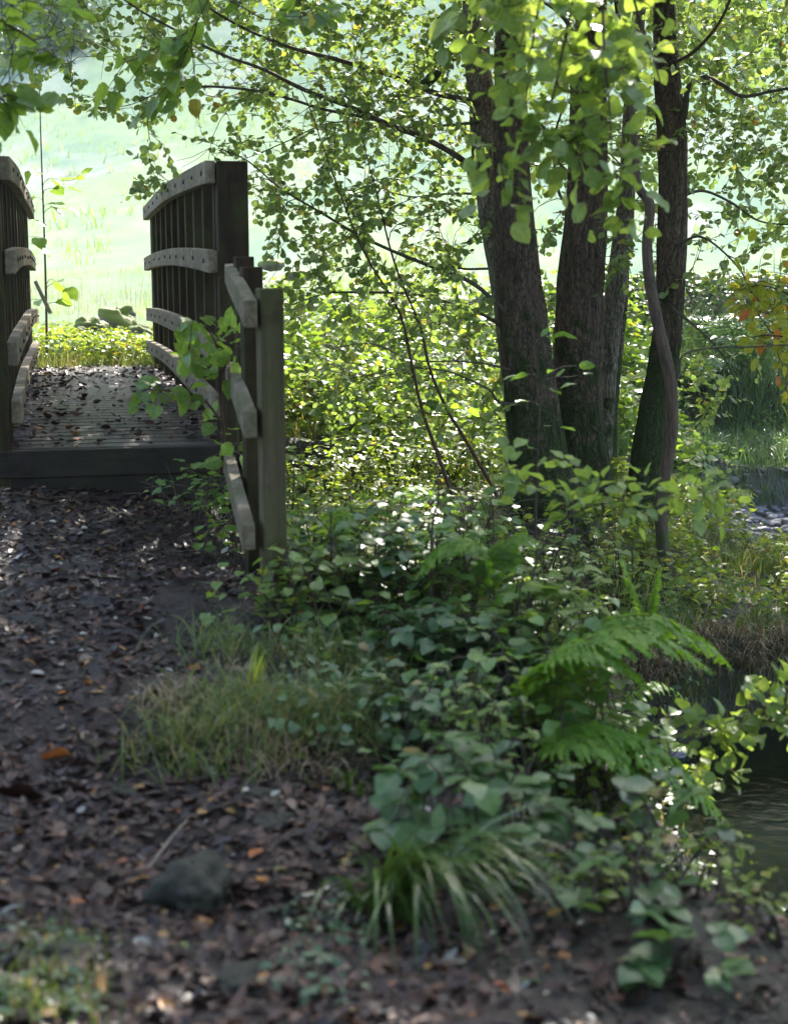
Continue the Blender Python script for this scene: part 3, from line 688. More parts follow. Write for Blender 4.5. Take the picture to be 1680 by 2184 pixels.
pC = trunk([(1385, -330, 18, 9.9), (1365, -20, 24, 9.8), (1358, 70, 26, 9.8), (1346, 205, 30, 9.75), (1335, 410, 35, 9.7), (1327, 505, 42, 9.7), (1326, 533, 47, 9.7), (1318, 575, 42, 9.7), (1308, 649, 44, 9.7), (1294, 760, 46, 9.7), (1285, 880, 48, 9.7), (1278, 990, 56, 9.7), (1274, 1090, 70, 9.7)][::-1], 'barkgrey', trC, seed=31)
trunk([(1330, 480, 24, 10.1), (1322, 640, 30, 10.05), (1304, 790, 36, 10), (1295, 900, 40, 10), (1292, 1030, 44, 10), (1292, 1090, 50, 10)][::-1], 'bark', trC, seed=37)
pD = trunk([(1412, -330, 34, 9.3), (1415, -20, 42, 9.2), (1417, 70, 46, 9.2), (1422, 171, 54, 9.1), (1431, 273, 60, 9.1), (1434, 410, 58, 9.1), (1431, 546, 60, 9.1), (1425, 680, 58, 9.1), (1412, 790, 64, 9.1), (1398, 880, 72, 9.1), (1388, 960, 80, 9.1), (1378, 1060, 88, 9.1), (1374, 1150, 100, 9.1), (1372, 1200, 112, 9.1)][::-1], 'barkmoss', trD, sides=64, n=240, flare=.25, seed=41)
pE = trunk([(1290, -200, 9, 8.1), (1318, 40, 11, 8.0), (1340, 180, 14, 7.95), (1352, 300, 17, 7.9), (1360, 395, 20, 7.85), (1384, 436, 23, 7.8), (1379, 520, 24, 7.8), (1385, 600, 26, 7.75), (1400, 680, 28, 7.7), (1420, 770, 30, 7.7), (1431, 830, 30, 7.7), (1430, 930, 30, 7.7), (1418, 1010, 29, 7.7), (1408, 1080, 29, 7.7), (1412, 1160, 31, 7.7), (1420, 1230, 31, 7.7), (1413, 1300, 33, 7.7), (1412, 1340, 34, 7.7)][::-1], 'barksmooth', trE, sides=28, n=200, ridge=.09, thin=.86)
sk = Skel()
trees = [trA, trB, trC, trD, trE]
for P, ix in ((pA1, 0), (pA2, 0), (pB, 1), (pC, 2), (pD, 3), (pE, 4)): 
    m_ = P[:, 2] > .5; sk.add(P[m_][:, :3], P[m_][:, 3] * .25, ix)
BR = [ # tree, material, rows
 (0, 'branch', [(1030, 385, 18, 9.2), (1000, 352, 14, 9.1), (960, 322, 13, 9.0), (900, 290, 12, 8.9), (820, 262, 11, 8.7), (740, 225, 10, 8.5), (640, 186, 9, 8.3), (560, 150, 7, 8.1), (470, 115, 6, 7.9), (380, 66, 5, 7.8), (290, 20, 4, 7.7), (220, -30, 3, 7.6)]),
 (0, 'branch', [(800, 254, 7, 8.7), (700, 236, 6, 8.6), (620, 210, 6, 8.5), (545, 194, 6, 8.4), (440, 186, 5, 8.3), (350, 194, 3, 8.2), (270, 225, 2, 8.1), (205, 235, 1.5, 8.1)]),
 (0, 'branch', [(1020, 220, 16, 9.2), (985, 212, 13, 9.1), (930, 200, 12, 9.1), (870, 178, 11, 9.0), (800, 152, 10, 8.9), (720, 128, 9, 8.8), (620, 100, 7, 8.7), (520, 60, 6, 8.6), (430, 5, 5, 8.5), (380, -50, 4, 8.4)]),
 (0, 'branchmoss', [(1012, 96, 16, 9.4), (975, 100, 17, 9.5), (945, 125, 20, 9.5), (925, 160, 24, 9.5), (895, 188, 21, 9.5), (866, 203, 16, 9.5), (862, 225, 10, 9.5), (868, 250, 5, 9.5)]),
 (0, 'branch', [(1098, 712, 14, 9.0), (1075, 665, 10, 8.9), (1045, 635, 9, 8.85), (1000, 602, 9, 8.8), (920, 570, 8, 8.8), (830, 535, 7, 8.7), (760, 500, 6, 8.7), (680, 450, 5, 8.6), (600, 400, 4, 8.5), (530, 345, 3, 8.4), (470, 318, 2.5, 8.4)]),
 (0, 'branch', [(1100, 730, 12, 9.1), (1060, 688, 8, 9.2), (1010, 662, 7, 9.3), (950, 645, 7, 9.4), (870, 627, 6, 9.4), (760, 624, 5, 9.5), (690, 628, 4, 9.5), (620, 650, 3, 9.5)]),
 (0, 'branch', [(1060, 425, 7, 9.2), (1010, 415, 6, 9.5), (950, 416, 5, 9.7), (890, 422, 4, 9.8), (830, 408, 3, 9.9)]),
 (0, 'branch', [(1015, 262, 7, 9.2), (950, 268, 6, 9.5), (880, 270, 5, 9.7), (800, 262, 4, 9.8), (700, 262, 3, 10), (610, 300, 2.5, 10.1), (540, 330, 2, 10.1)]),
 (0, 'branch', [(1112, 580, 7, 9.0), (1060, 572, 6, 9.3), (980, 572, 5, 9.5), (900, 560, 4, 9.7)]),
 (0, 'branch', [(1120, 800, 7, 9.0), (1060, 782, 5, 8.8), (980, 772, 4, 8.6), (880, 770, 3, 8.5), (790, 735, 2.5, 8.4), (700, 745, 2, 8.4)]),
 (0, 'branch', [(1130, 870, 8, 9.0), (1062, 856, 6, 8.7), (1040, 830, 5, 8.6), (960, 795, 4, 8.5), (880, 785, 3, 8.5)]),
 (1, 'branch', [(1225, 400, 10, 9.3), (1210, 372, 8, 9.2), (1190, 345, 6, 9.1), (1182, 300, 5, 9.1), (1150, 262, 4, 9)]),
 (1, 'branch', [(1230, 440, 8, 9.6), (1195, 420, 7, 9.9), (1185, 370, 6, 10), (1180, 300, 5, 10), (1195, 240, 4, 10)]),
 (1, 'branch', [(1240, 90, 9, 9.3), (1190, 30, 7, 9.1), (1120, -10, 5, 8.9), (1000, -40, 4, 8.7)]),
 (3, 'branch', [(1440, 300, 14, 9.1), (1462, 240, 13, 9), (1470, 185, 11, 8.9), (1500, 165, 10, 8.8), (1535, 180, 9, 8.7), (1580, 205, 8, 8.6), (1640, 195, 7, 8.5), (1720, 180, 6, 8.4)]),
 (3, 'branch', [(1425, 140, 10, 9.1), (1470, 118, 8, 9), (1510, 80, 7, 8.8), (1545, 30, 6, 8.7), (1570, -40, 5, 8.6)]),
 (3, 'branch', [(1445, 420, 8, 9.2), (1500, 405, 6, 9.4), (1560, 430, 5, 9.5), (1620, 470, 4, 9.6), (1700, 480, 3, 9.6)]),
 (3, 'branch', [(1440, 520, 7, 9.0), (1490, 505, 5, 8.8), (1545, 545, 4, 8.7), (1590, 600, 3.5, 8.6), (1620, 680, 3, 8.6), (1690, 760, 2, 8.5)]),
 (3, 'branch', [(1432, 660, 7, 9.0), (1480, 695, 5, 8.8), (1530, 745, 4, 8.6), (1580, 830, 3, 8.5), (1620, 880, 3, 8.4), (1690, 940, 2, 8.4)]),
 (4, 'branch', [(1431, 832, 9, 7.7), (1450, 800, 6, 7.7), (1460, 760, 5, 7.7), (1520, 745, 4, 7.7), (1600, 742, 4, 7.7), (1700, 735, 3, 7.7)]),
 (4, 'branch', [(1388, 445, 7, 7.8), (1370, 415, 5, 7.8), (1330, 360, 4, 7.6), (1300, 330, 3, 7.5)]),
]
for ix, mt, rows in BR:
    P = smoothpath(ppath(rows), 50); P[:, :3] += .012 * np.stack([vn(P[:, :3], 3.0, q) for q in (1, 5, 9)], 1)
    mb = MB(); tube(mb, P[:, :3], P[:, 3], 10, lambda a, p, r: 1 + .09 * vn(np.stack([np.cos(a)[None] * 2 + 0 * p[:, :1], np.sin(a)[None] * 2 + 0 * p[:, :1], p[:, :1] * 9 + 0 * a[None]], -1)))
    mb.build('branch', M[mt], trees[ix]); sk.add(P[4:, :3], P[4:, 3], ix)
tg = []
for r in range(DENS.shape[0]):
    for c in range(12):
        for _ in range(rng.poisson(DENS[r, c] * 23)):
            px = (c + rng.random()) * 140; py = (r + rng.random()) * 137
            Yd = rng.uniform(8.2, 10.4) if c < 8 else rng.uniform(8.6, 10.8)
            if 1040 < px < 1150 or 1200 < px < 1300 or 1395 < px < 1465: Yd = rng.uniform(9.7, 10.8)
            tg.append(at(px, py, Yd))
for c in range(-1, 13):   # leaves just outside the frame so the crown goes on past it
    for _ in range(10):
        tg.append(at((c + rng.random()) * 140, -rng.uniform(0, 200), rng.uniform(8, 10.8)))
for _ in range(120): tg.append(at(rng.uniform(1690, 2100), rng.uniform(0, 800), rng.uniform(8.5, 10.5)))
tw = [MB() for _ in trees]; lv = [Leaves() for _ in trees]
grow(sk, np.array(tg), tw, lv, .049, gap=.026, flat=.55, subs=2, down=.3, bare=.16)
for k, t in enumerate(trees):
    if tw[k].n: tw[k].build('twigs', M['twig'], t)
    if lv[k].d: lv[k].build('foliage', M['alder'], 'alder', t)
print('alder leaves', sum(l.count() for l in lv))
# high crowns above the view (added to shade the path, clipped to let sun through)
for k, (t, c0, cc, rad, ncl) in enumerate((
    (trA, pA2[-1, :3], (-.5, 8.8, 5.3), (3.2, 2.3, 2.0), 300), (trB, pB[-1, :3], (1.6, 9.2, 6.3), (2.4, 2.2, 2.4), 230),
    (trD, pD[-1, :3], (3.6, 8.6, 5.2), (2.6, 2.2, 2.1), 240), (trC, pC[-1, :3], (-3.0, 10.0, 6.0), (2.4, 2.4, 1.9), 190))):
    s2 = Skel(); cc = np.array(cc, float); mb = MB()
    Pt = smoothpath(np.array([c0, (c0 + cc) / 2 + [0, 0, .3], cc + [0, 0, rad[2] * .8]]), 24); tube(mb, Pt, np.linspace(.07, .015, 24), 10)
    s2.add(Pt, np.linspace(.06, .012, 24), 0)
    for _ in range(9):
        a = rng.uniform(0, 6.28); s = Pt[rng.integers(2, 20)]; e = cc + np.array([math.cos(a) * rad[0] * .8, math.sin(a) * rad[1] * .8, rng.uniform(-.6, .6) * rad[2]])
        W = smoothpath(np.array([s, (s + e) / 2 + [0, 0, .25], e]), 16); tube(mb, W, np.linspace(.03, .007, 16), 6); s2.add(W, np.linspace(.03, .007, 16), 0)
    mb.build('upper_limbs', M['branch'], t)
    v = rng.normal(0, 1, (ncl, 3)); v = unit(v) * rng.uniform(.35, 1, (ncl, 1)) ** .5 * np.array(rad) + cc
    px, py = pxof(v); v = v[(py < -60) | (v[:, 2] > 4)]; v[:, 2] = np.maximum(np.minimum(v[:, 2], np.where(v[:, 0] > .3, 1.3, 1.8) + .78 * (v[:, 1] - 4.5) - rng.uniform(0, 1.2, len(v))), CZ + (v[:, 1]) * .178 + .35)
    T2 = [MB()]; L2 = [Leaves()]
    grow(s2, v, T2, L2, .115, gap=.035, subs=3, sublen=(.3, .6), maxlen=3, down=.2, start=.1)
    T2[0].build('upper_twigs', M['twig'], t); L2[0].build('upper_foliage', M['alder'], 'quick', t)

# neighbour trees that reach into the picture from outside it
def treeout(name, label, base, path, limbs, targets, size, lmat, kind, cat='tree', gap=.03, flat=.75, down=.2, rmax=.006, up=None, sides=16, sub=(.1, .2), subs=2, bark='barksmooth', pymax=-90):
    t = empty(name, base, label, cat); s = Skel()
    P = smoothpath(np.array(path), 60); mb = MB(); tube(mb, P[:, :3], P[:, 3], sides, lambda a, p, r: 1 + .06 * vn(np.stack([np.cos(a)[None] * 2 + 0 * p[:, :1], np.sin(a)[None] * 2 + 0 * p[:, :1], p[:, 2:3] * 3 + 0 * a[None]], -1)))
    mb.build('trunk', M[bark], t)
    for l in limbs:
        W = smoothpath(np.array(l), 40); mb = MB(); tube(mb, W[:, :3], W[:, 3], 8); mb.build('branch', M['twig' if W[0, 3] < .012 else 'branch'], t); s.add(W[3:, :3], W[3:, 3], 0)
    T2 = [MB()]; L2 = [Leaves()]
    if len(targets): grow(s, np.array(targets), T2, L2, size, gap=gap, flat=flat, down=down, rmax=rmax, sublen=sub, subs=subs)
    if up is not None:
        cc, rad, ncl, sz = up; s2 = Skel(); s2.add(P[-25:, :3], P[-25:, 3] * .3, 0)
        v = unit(rng.normal(0, 1, (ncl, 3))) * rng.uniform(.35, 1, (ncl, 1)) ** .5 * np.array(rad) + np.array(cc)
        px, py = pxof(v); v = v[(py < pymax) | (v[:, 1] < .3) | ((np.abs(px - 840) > 1250) & (v[:, 1] > 1))]
        T3 = [MB()]; L3 = [Leaves()]; grow(s2, v, T3, L3, sz, gap=.04, subs=3, sublen=(.3, .6), start=.1, rmax=.02)
        T3[0].build('upper_twigs', M['twig'], t); L3[0].build('upper_foliage', M[lmat], 'quick', t)
    if T2[0].n: T2[0].build('twigs', M['twig'], t)
    if L2[0].d: L2[0].build('foliage', M[lmat], kind, t)
    return t
def rows(pts): return [[*at(a, b_, Yd), w / 2 / F * Yd] for a, b_, w, Yd in pts]
# beech from the near right bank, sprays hanging into the top of the picture
bb = np.array([2.7, 1.6, g1(2.7, 1.6)])
lim = [bb + [0, 0, 2.9]]; L0 = [[*(bb + [0, 0, 2.6]), .05], [2.1, 2.8, 3.0, .04], [1.4, 3.9, 2.75, .028], [.9, 4.6, 2.35, .018], [.5, 5.0, 2.15, .01]]
drops = [rows([(1190, -180, 9, 4.5), (1165, -60, 7, 4.5), (1140, 60, 5, 4.5), (1125, 180, 4, 4.5), (1110, 250, 3, 4.5), (1075, 330, 2, 4.5)]),
         rows([(1230, -180, 9, 4.6), (1225, -30, 6, 4.6), (1200, 100, 5, 4.6), (1180, 200, 4, 4.6), (1150, 300, 3, 4.6), (1100, 370, 2, 4.6)]),
         rows([(1290, -180, 9, 4.4), (1285, -20, 6, 4.4), (1288, 120, 5, 4.4), (1300, 240, 4, 4.4), (1305, 330, 3, 4.4), (1325, 440, 2, 4.4)]),
         rows([(1330, -180, 7, 4.7), (1345, -30, 6, 4.7), (1370, 60, 5, 4.7), (1395, 130, 4, 4.7), (1410, 190, 3, 4.7)])]
tg = [at(rng.uniform(1050, 1400), rng.uniform(-120, 180), rng.uniform(4.3, 4.8)) for _ in range(40)] + [at(rng.uniform(1060, 1330), rng.uniform(150, 330), rng.uniform(4.3, 4.7)) for _ in range(16)] + \
     [at(*p, 4.45) for p in ((1050, 350), (1080, 395), (1110, 400), (1120, 310), (1290, 380), (1330, 420), (1322, 470), (1270, 300), (1180, 330), (1230, 290), (1100, 375), (1340, 380))]
treeout('beech_tree', 'beech overhanging from the right, its blurred sprays dangling across the alder trunks', bb, [[*bb, .13], [2.75, 1.6, 1.2, .11], [2.6, 1.7, 3.0, .09], [2.7, 1.5, 5.2, .06]], [L0] + drops, tg, .074, 'beech', 'beech', gap=.034, down=.15, flat=.6, up=((1.6, 1.6, 5.0), (2.6, 2.6, 1.6), 170, .12), bark='barkgrey')
# hazel left of the path
hb = np.array([-2.6, 4.6, g1(-2.6, 4.6)])
L1 = rows([(-620, -60, 40, 4.8), (-300, -40, 20, 4.9), (-100, 10, 10, 5.0), (30, 60, 6, 5.1), (130, 130, 3, 5.2)])
L2_ = rows([(-300, 200, 12, 4.9), (-120, 190, 8, 5.0), (-20, 200, 4, 5.0), (40, 240, 2.5, 5.1)])
L3_ = rows([(-300, -250, 14, 5.2), (0, -120, 10, 5.5), (250, -60, 7, 5.8), (460, -10, 4, 6.0), (560, 40, 3, 6.1)])
tg = [at(rng.uniform(-60, 150), rng.uniform(-40, 150), rng.uniform(4.8, 5.4)) for _ in range(16)] + [at(*p, 5.0) for p in ((30, 190), (20, 150), (25, 255), (-10, 290), (50, 215), (0, 230))] + [at(rng.uniform(420, 700), rng.uniform(-60, 70), rng.uniform(5.8, 6.3)) for _ in range(9)] + \
     [at(*p, 6.2) for p in ((260, 195), (350, 215), (420, 205), (220, 205), (300, 250))]
treeout('hazel_tree', 'hazel with broad leaves hanging in from the left over the bridge entrance', hb, [[*hb, .10], [-2.55, 4.6, 1.0, .085], [-2.7, 4.7, 2.6, .06], [-2.5, 4.9, 4.6, .04]], [L1, L2_, L3_], tg, .092, 'hazel', 'hazel', gap=.05, sub=(.08, .16), subs=1, up=((-2.6, 3.0, 5.0), (2.3, 2.2, 1.5), 170, .12))
# unseen tree added far left, crown placed to shade the deck
ob = np.array([-5.2, 12.2, g1(-5.2, 12.2)])
treeout('shade_tree', 'unseen tree added left of the bridge so its crown shades the deck', ob, [[*ob, .2], [-5.2, 12.2, 2, .17], [-4.6, 12.8, 4.5, .12], [-3.2, 14.2, 5.6, .07]], [], [], .1, 'hazel', 'quick', up=((-2.2, 14.6, 5.5), (3.3, 2.6, 1.6), 330, .13), bark='bark')

ab = np.array([5.9, 15.6, g1(5.9, 15.6)])  # tree added beyond the bank to block sky from the pool's reflection
treeout('added_edge_tree', 'tree added at the field edge off the right side to darken the pool reflection, its crown filling the top right corner', ab, [[*ab, .17], [5.8, 15.6, 2.2, .15], [5.5, 15.6, 4.5, .1], [5.2, 15.6, 6, .05]], [], [], .1, 'alder', 'quick', up=((4.3, 15.6, 4.9), (2.7, 1.7, 2.0), 330, .11), bark='bark', pymax=140)
# unseen part of the wood behind the viewpoint, beeches added to block rear sky
for x, y, h, lb in ((-3.4, -2.6, 5.0, 'unseen beech added behind the viewpoint on the left of the path to block rear sky'), (3.2, -3.2, 5.0, 'unseen beech added behind the viewpoint on the right of the path to block rear sky'), (-.2, -6.5, 6.0, 'unseen tall beech added behind the viewpoint straight down the path to block rear sky')):
    zb = g1(x, y); treeout('beech_tree', lb, np.array([x, y, zb]), [[x, y, zb, .2], [x, y, zb + 1.5, .17], [x + .1, y, zb + h * .7, .12], [x, y + .1, zb + h, .07]], [], [], .1, 'bramble', 'quick', up=((x, y, h * .62), (2.7, 2.2, h * .5), 330, .15), bark='barkgrey')
# saplings
def sapling(name, label, mainrows, targets, size, lmat, kind, stemmat='twig', gap=.03, extra=(), cat='sapling', **k):
    P = smoothpath(np.array(rows(mainrows)), 60); P[:, 3] *= .75; b0 = P[0, :3]
    t = empty(name, b0, label, cat); s = Skel(); mb = MB(); tube(mb, P[:, :3], P[:, 3], 7); mb.build('stem', M[stemmat], t); s.add(P[8:, :3], P[8:, 3], 0)
    for e in extra:
        W = smoothpath(np.array(rows(e)), 20); mb = MB(); tube(mb, W[:, :3], W[:, 3], 5); mb.build('branch', M[stemmat], t); s.add(W[2:, :3], W[2:, 3], 0)
    T2 = [MB()]; L2 = [Leaves()]; grow(s, np.array([at(*p) for p in targets]), T2, L2, size, gap=gap, **k)
    T2[0].build('twigs', M[stemmat], t); L2[0].build('foliage', M[lmat], kind, t); return t
def pj(n, x0, x1, y0, y1, a, b_): return [(rng.uniform(x0, x1), rng.uniform(y0, y1), rng.uniform(a, b_)) for _ in range(n)]
sapling('sapling', 'thin red-brown sapling leaning left, the nearer left of the two before the alder', [(966, 1060, 12, 8.2), (927, 952, 11, 8.2), (899, 871, 10, 8.2), (878, 777, 9, 8.2), (858, 683, 8, 8.2), (830, 627, 7, 8.2), (774, 533, 6, 8.2), (720, 400, 4, 8.2), (660, 230, 3, 8.2), (640, 190, 2, 8.2)], pj(18, 660, 900, 300, 900, 8.0, 8.5), .055, 'alder', 'oval', 'redtwig')
sapling('sapling', 'thin red-brown sapling right of the other, curving up beside the alder trunk', [(1060, 1060, 12, 8.3), (1050, 1039, 11, 8.3), (994, 941, 11, 8.3), (952, 871, 10, 8.3), (917, 788, 9, 8.3), (896, 697, 8, 8.3), (861, 613, 7, 8.3), (833, 533, 6, 8.3), (800, 400, 4, 8.3), (770, 290, 2.5, 8.3)], pj(16, 780, 980, 350, 950, 8.1, 8.6), .055, 'alder', 'oval', 'redtwig')
sapling('sycamore_sapling', 'tall thin upright sapling with sparse leaves against the bright field left', [(101, 760, 7, 13.4), (99, 640, 7, 13.4), (97, 560, 6, 13.4), (94, 470, 5, 13.4), (89, 330, 4, 13.4), (84, 170, 2.5, 13.4)],
        [(130, 385, 13.3), (170, 372, 13.3), (140, 400, 13.4), (110, 440, 13.3), (130, 445, 13.4), (75, 470, 13.2), (60, 505, 13.2), (120, 600, 13.2), (140, 612, 13.3), (60, 420, 13.4), (70, 370, 13.3), (130, 640, 13.2), (60, 640, 13.2), (80, 520, 13.3)], .16, 'hazel', 'hazel', gap=.11, sub=False, start=.5)
sapling('elder_sapling', 'leafy young shrub poking between bridge parapet and wing fence rails', [(470, 1010, 12, 6.3), (478, 930, 10, 6.2), (470, 850, 8, 6.1), (468, 760, 6, 6.0), (440, 690, 4, 6.0), (425, 668, 3, 6.0)],
        pj(34, 400, 520, 690, 810, 5.8, 6.2) + pj(12, 290, 440, 810, 860, 5.8, 6.1) + pj(4, 400, 460, 665, 700, 5.9, 6.1) + pj(10, 420, 540, 880, 1000, 5.8, 6.3), .085, 'hazel', 'hazel', 'redtwig', gap=.045, sub=False, start=.3,
        extra=([(474, 900, 6, 6.1), (430, 850, 5, 6.0), (370, 835, 4, 5.9), (310, 830, 2, 5.9)], [(470, 800, 5, 6.05), (500, 750, 4, 5.9), (520, 730, 2, 5.8)]))
sapling('yellow_leaved_shrub', 'autumn shrub branch with yellow and orange leaves at the right edge', [(1800, 1150, 22, 8.6), (1790, 900, 18, 8.6), (1760, 700, 12, 8.5), (1745, 560, 8, 8.5), (1740, 440, 5, 8.5)],
        pj(12, 1580, 1690, 575, 660, 8.2, 8.6) + pj(10, 1600, 1700, 700, 745, 8.2, 8.6) + pj(8, 1560, 1700, 620, 665, 8.3, 8.6) + pj(20, 1690, 1900, 500, 850, 8.2, 9) + [(1675, 830, 8.3), (1680, 815, 8.3)], .085, 'yellow', 'oval', gap=.045, sub=True, subs=1, flat=.4, cat='shrub',
        extra=([(1770, 720, 6, 8.5), (1700, 640, 5, 8.4), (1630, 610, 3, 8.4), (1590, 615, 2, 8.4)], [(1770, 780, 6, 8.5), (1710, 730, 4, 8.4), (1640, 715, 3, 8.4), (1600, 720, 2, 8.4)], [(1765, 740, 6, 8.5), (1700, 690, 4, 8.4), (1620, 665, 2, 8.4)]))
# low beech branches over the water and the bank
sapling('beech_sapling', 'low beech spray of bright leaves over the pool at the right edge', [(2000, 2150, 18, 3.9), (1950, 1850, 14, 4.1), (1850, 1640, 10, 4.3), (1740, 1560, 7, 4.4), (1600, 1535, 5, 4.4), (1480, 1560, 4, 4.4), (1390, 1570, 2, 4.4)],
        pj(16, 1570, 1700, 1450, 1560, 4.3, 4.6) + pj(16, 1400, 1620, 1520, 1590, 4.2, 4.5) + pj(4, 1640, 1690, 1480, 1560, 4.3, 4.5) + pj(5, 1480, 1600, 1640, 1670, 4.2, 4.4), .06, 'beech', 'beech', gap=.028, flat=.9, down=.05, sub=True, subs=1, sublen=(.06, .12))
sapling('beech_sapling', 'blurred horizontal beech spray crossing in front of the smooth brown stem', [(1120, 1420, 10, 4.4), (1130, 1250, 8, 4.4), (1180, 1130, 6, 4.4), (1260, 1080, 5, 4.4), (1350, 1065, 4, 4.4), (1440, 1050, 3, 4.4), (1560, 1040, 2, 4.4), (1600, 1045, 1.5, 4.4)],
        pj(18, 1200, 1420, 1020, 1095, 4.3, 4.5) + pj(12, 1420, 1600, 1030, 1075, 4.3, 4.5) + pj(10, 1060, 1250, 960, 1060, 4.3, 4.7), .062, 'beech', 'beech', gap=.03, flat=1.0, down=.02, sub=True, subs=1, sublen=(.06, .1))
sapling('bird_cherry_sapling', 'upright shoot with pale shining leaves in front of the twin-stemmed alder', [(1140, 1160, 8, 5.6), (1145, 1000, 6, 5.6), (1150, 850, 5, 5.6), (1140, 740, 4, 5.6), (1130, 660, 3, 5.6), (1118, 605, 2, 5.6)],
        [(1120, 608, 5.6), (1105, 635, 5.6), (1140, 650, 5.6), (1115, 665, 5.6), (1150, 670, 5.6), (1130, 705, 5.6), (1190, 712, 5.6), (1175, 720, 5.6), (1120, 745, 5.6), (1160, 760, 5.6), (1110, 800, 5.6), (1190, 830, 5.6), (1110, 860, 5.6), (1160, 905, 5.6), (1190, 910, 5.6), (1180, 990, 5.6), (1100, 960, 5.5), (1230, 780, 5.7), (1240, 800, 5.7)], .07, 'shrub', 'oval', gap=.045, sub=False, start=.55, flat=1.0, down=0)

# ---------------------------------------------------------------- low plants
def shrub(name, label, px, py, Yd, w, h, nst, size, lmat, kind, tri=False, flat=.9, stem='twig', cat='bramble', arch=.5, gap=.05, base=None, dirx=0.0, lean=.8):
    """arching stems from one root; tri = leaves in threes"""
    P0 = at(px, py, Yd) if base is None else np.array(base); P0[2] = g1(P0[0], P0[1]) - .01
    t = empty(name, P0, label, cat); st = MB(); lf = Leaves()
    for _ in range(nst):
        a = rng.uniform(0, 6.28); d = np.array([math.cos(a) + dirx, math.sin(a) * lean, 0]); rr = w * rng.uniform(.35, 1); hh = h * rng.uniform(.55, 1.05)
        s = P0 + np.array([rng.normal(0, .05), rng.normal(0, .05), 0])
        W = smoothpath(np.array([s, s + d * rr * .3 + uz * hh * .75, s + d * rr * .7 + uz * hh, s + d * rr + uz * hh * (1 - arch)]), 14)
        tube(st, W, np.linspace(.0045, .0015, 14), 5)
        seg = np.linalg.norm(np.diff(W, axis=0), axis=1); L = seg.sum(); n = max(3, int(L * .8 / gap)); tt = np.linspace(.2, 1, n) * L; cum = np.r_[0, np.cumsum(seg)]
        pos = np.stack([np.interp(tt, cum, W[:, k]) for k in range(3)], 1); T = unit(np.gradient(pos, axis=0))
        S = unit(np.cross(T, uz)); sg = np.where(np.arange(n) % 2, 1, -1)[:, None]
        D = unit(T * .5 + S * sg + rnd(n, .3)); D[:, 2] *= .4; D = unit(D); pet = size * (.9 if tri else .3)
        E = pos + D * pet + uz * rng.uniform(0, .03, (n, 1))
        for q in range(n): tube(st, np.array([pos[q], E[q]]), [.0012, .0009], 4)
        up = unit(uz * flat + rnd(n, .22)); sz = size * rng.uniform(.65, 1.15, n)
        if tri:
            Sd = unit(np.cross(D, up))
            lf.add(E, D, up, sz * 1.05, 1.15); lf.add(E, unit(D * .25 + Sd), up, sz * .85, 1.1); lf.add(E, unit(D * .25 - Sd), up, sz * .85, 1.1)
        else: lf.add(E, D, up, sz)
    st.build('stem', M[stem], t); lf.build('foliage', M[lmat], kind, t); return t
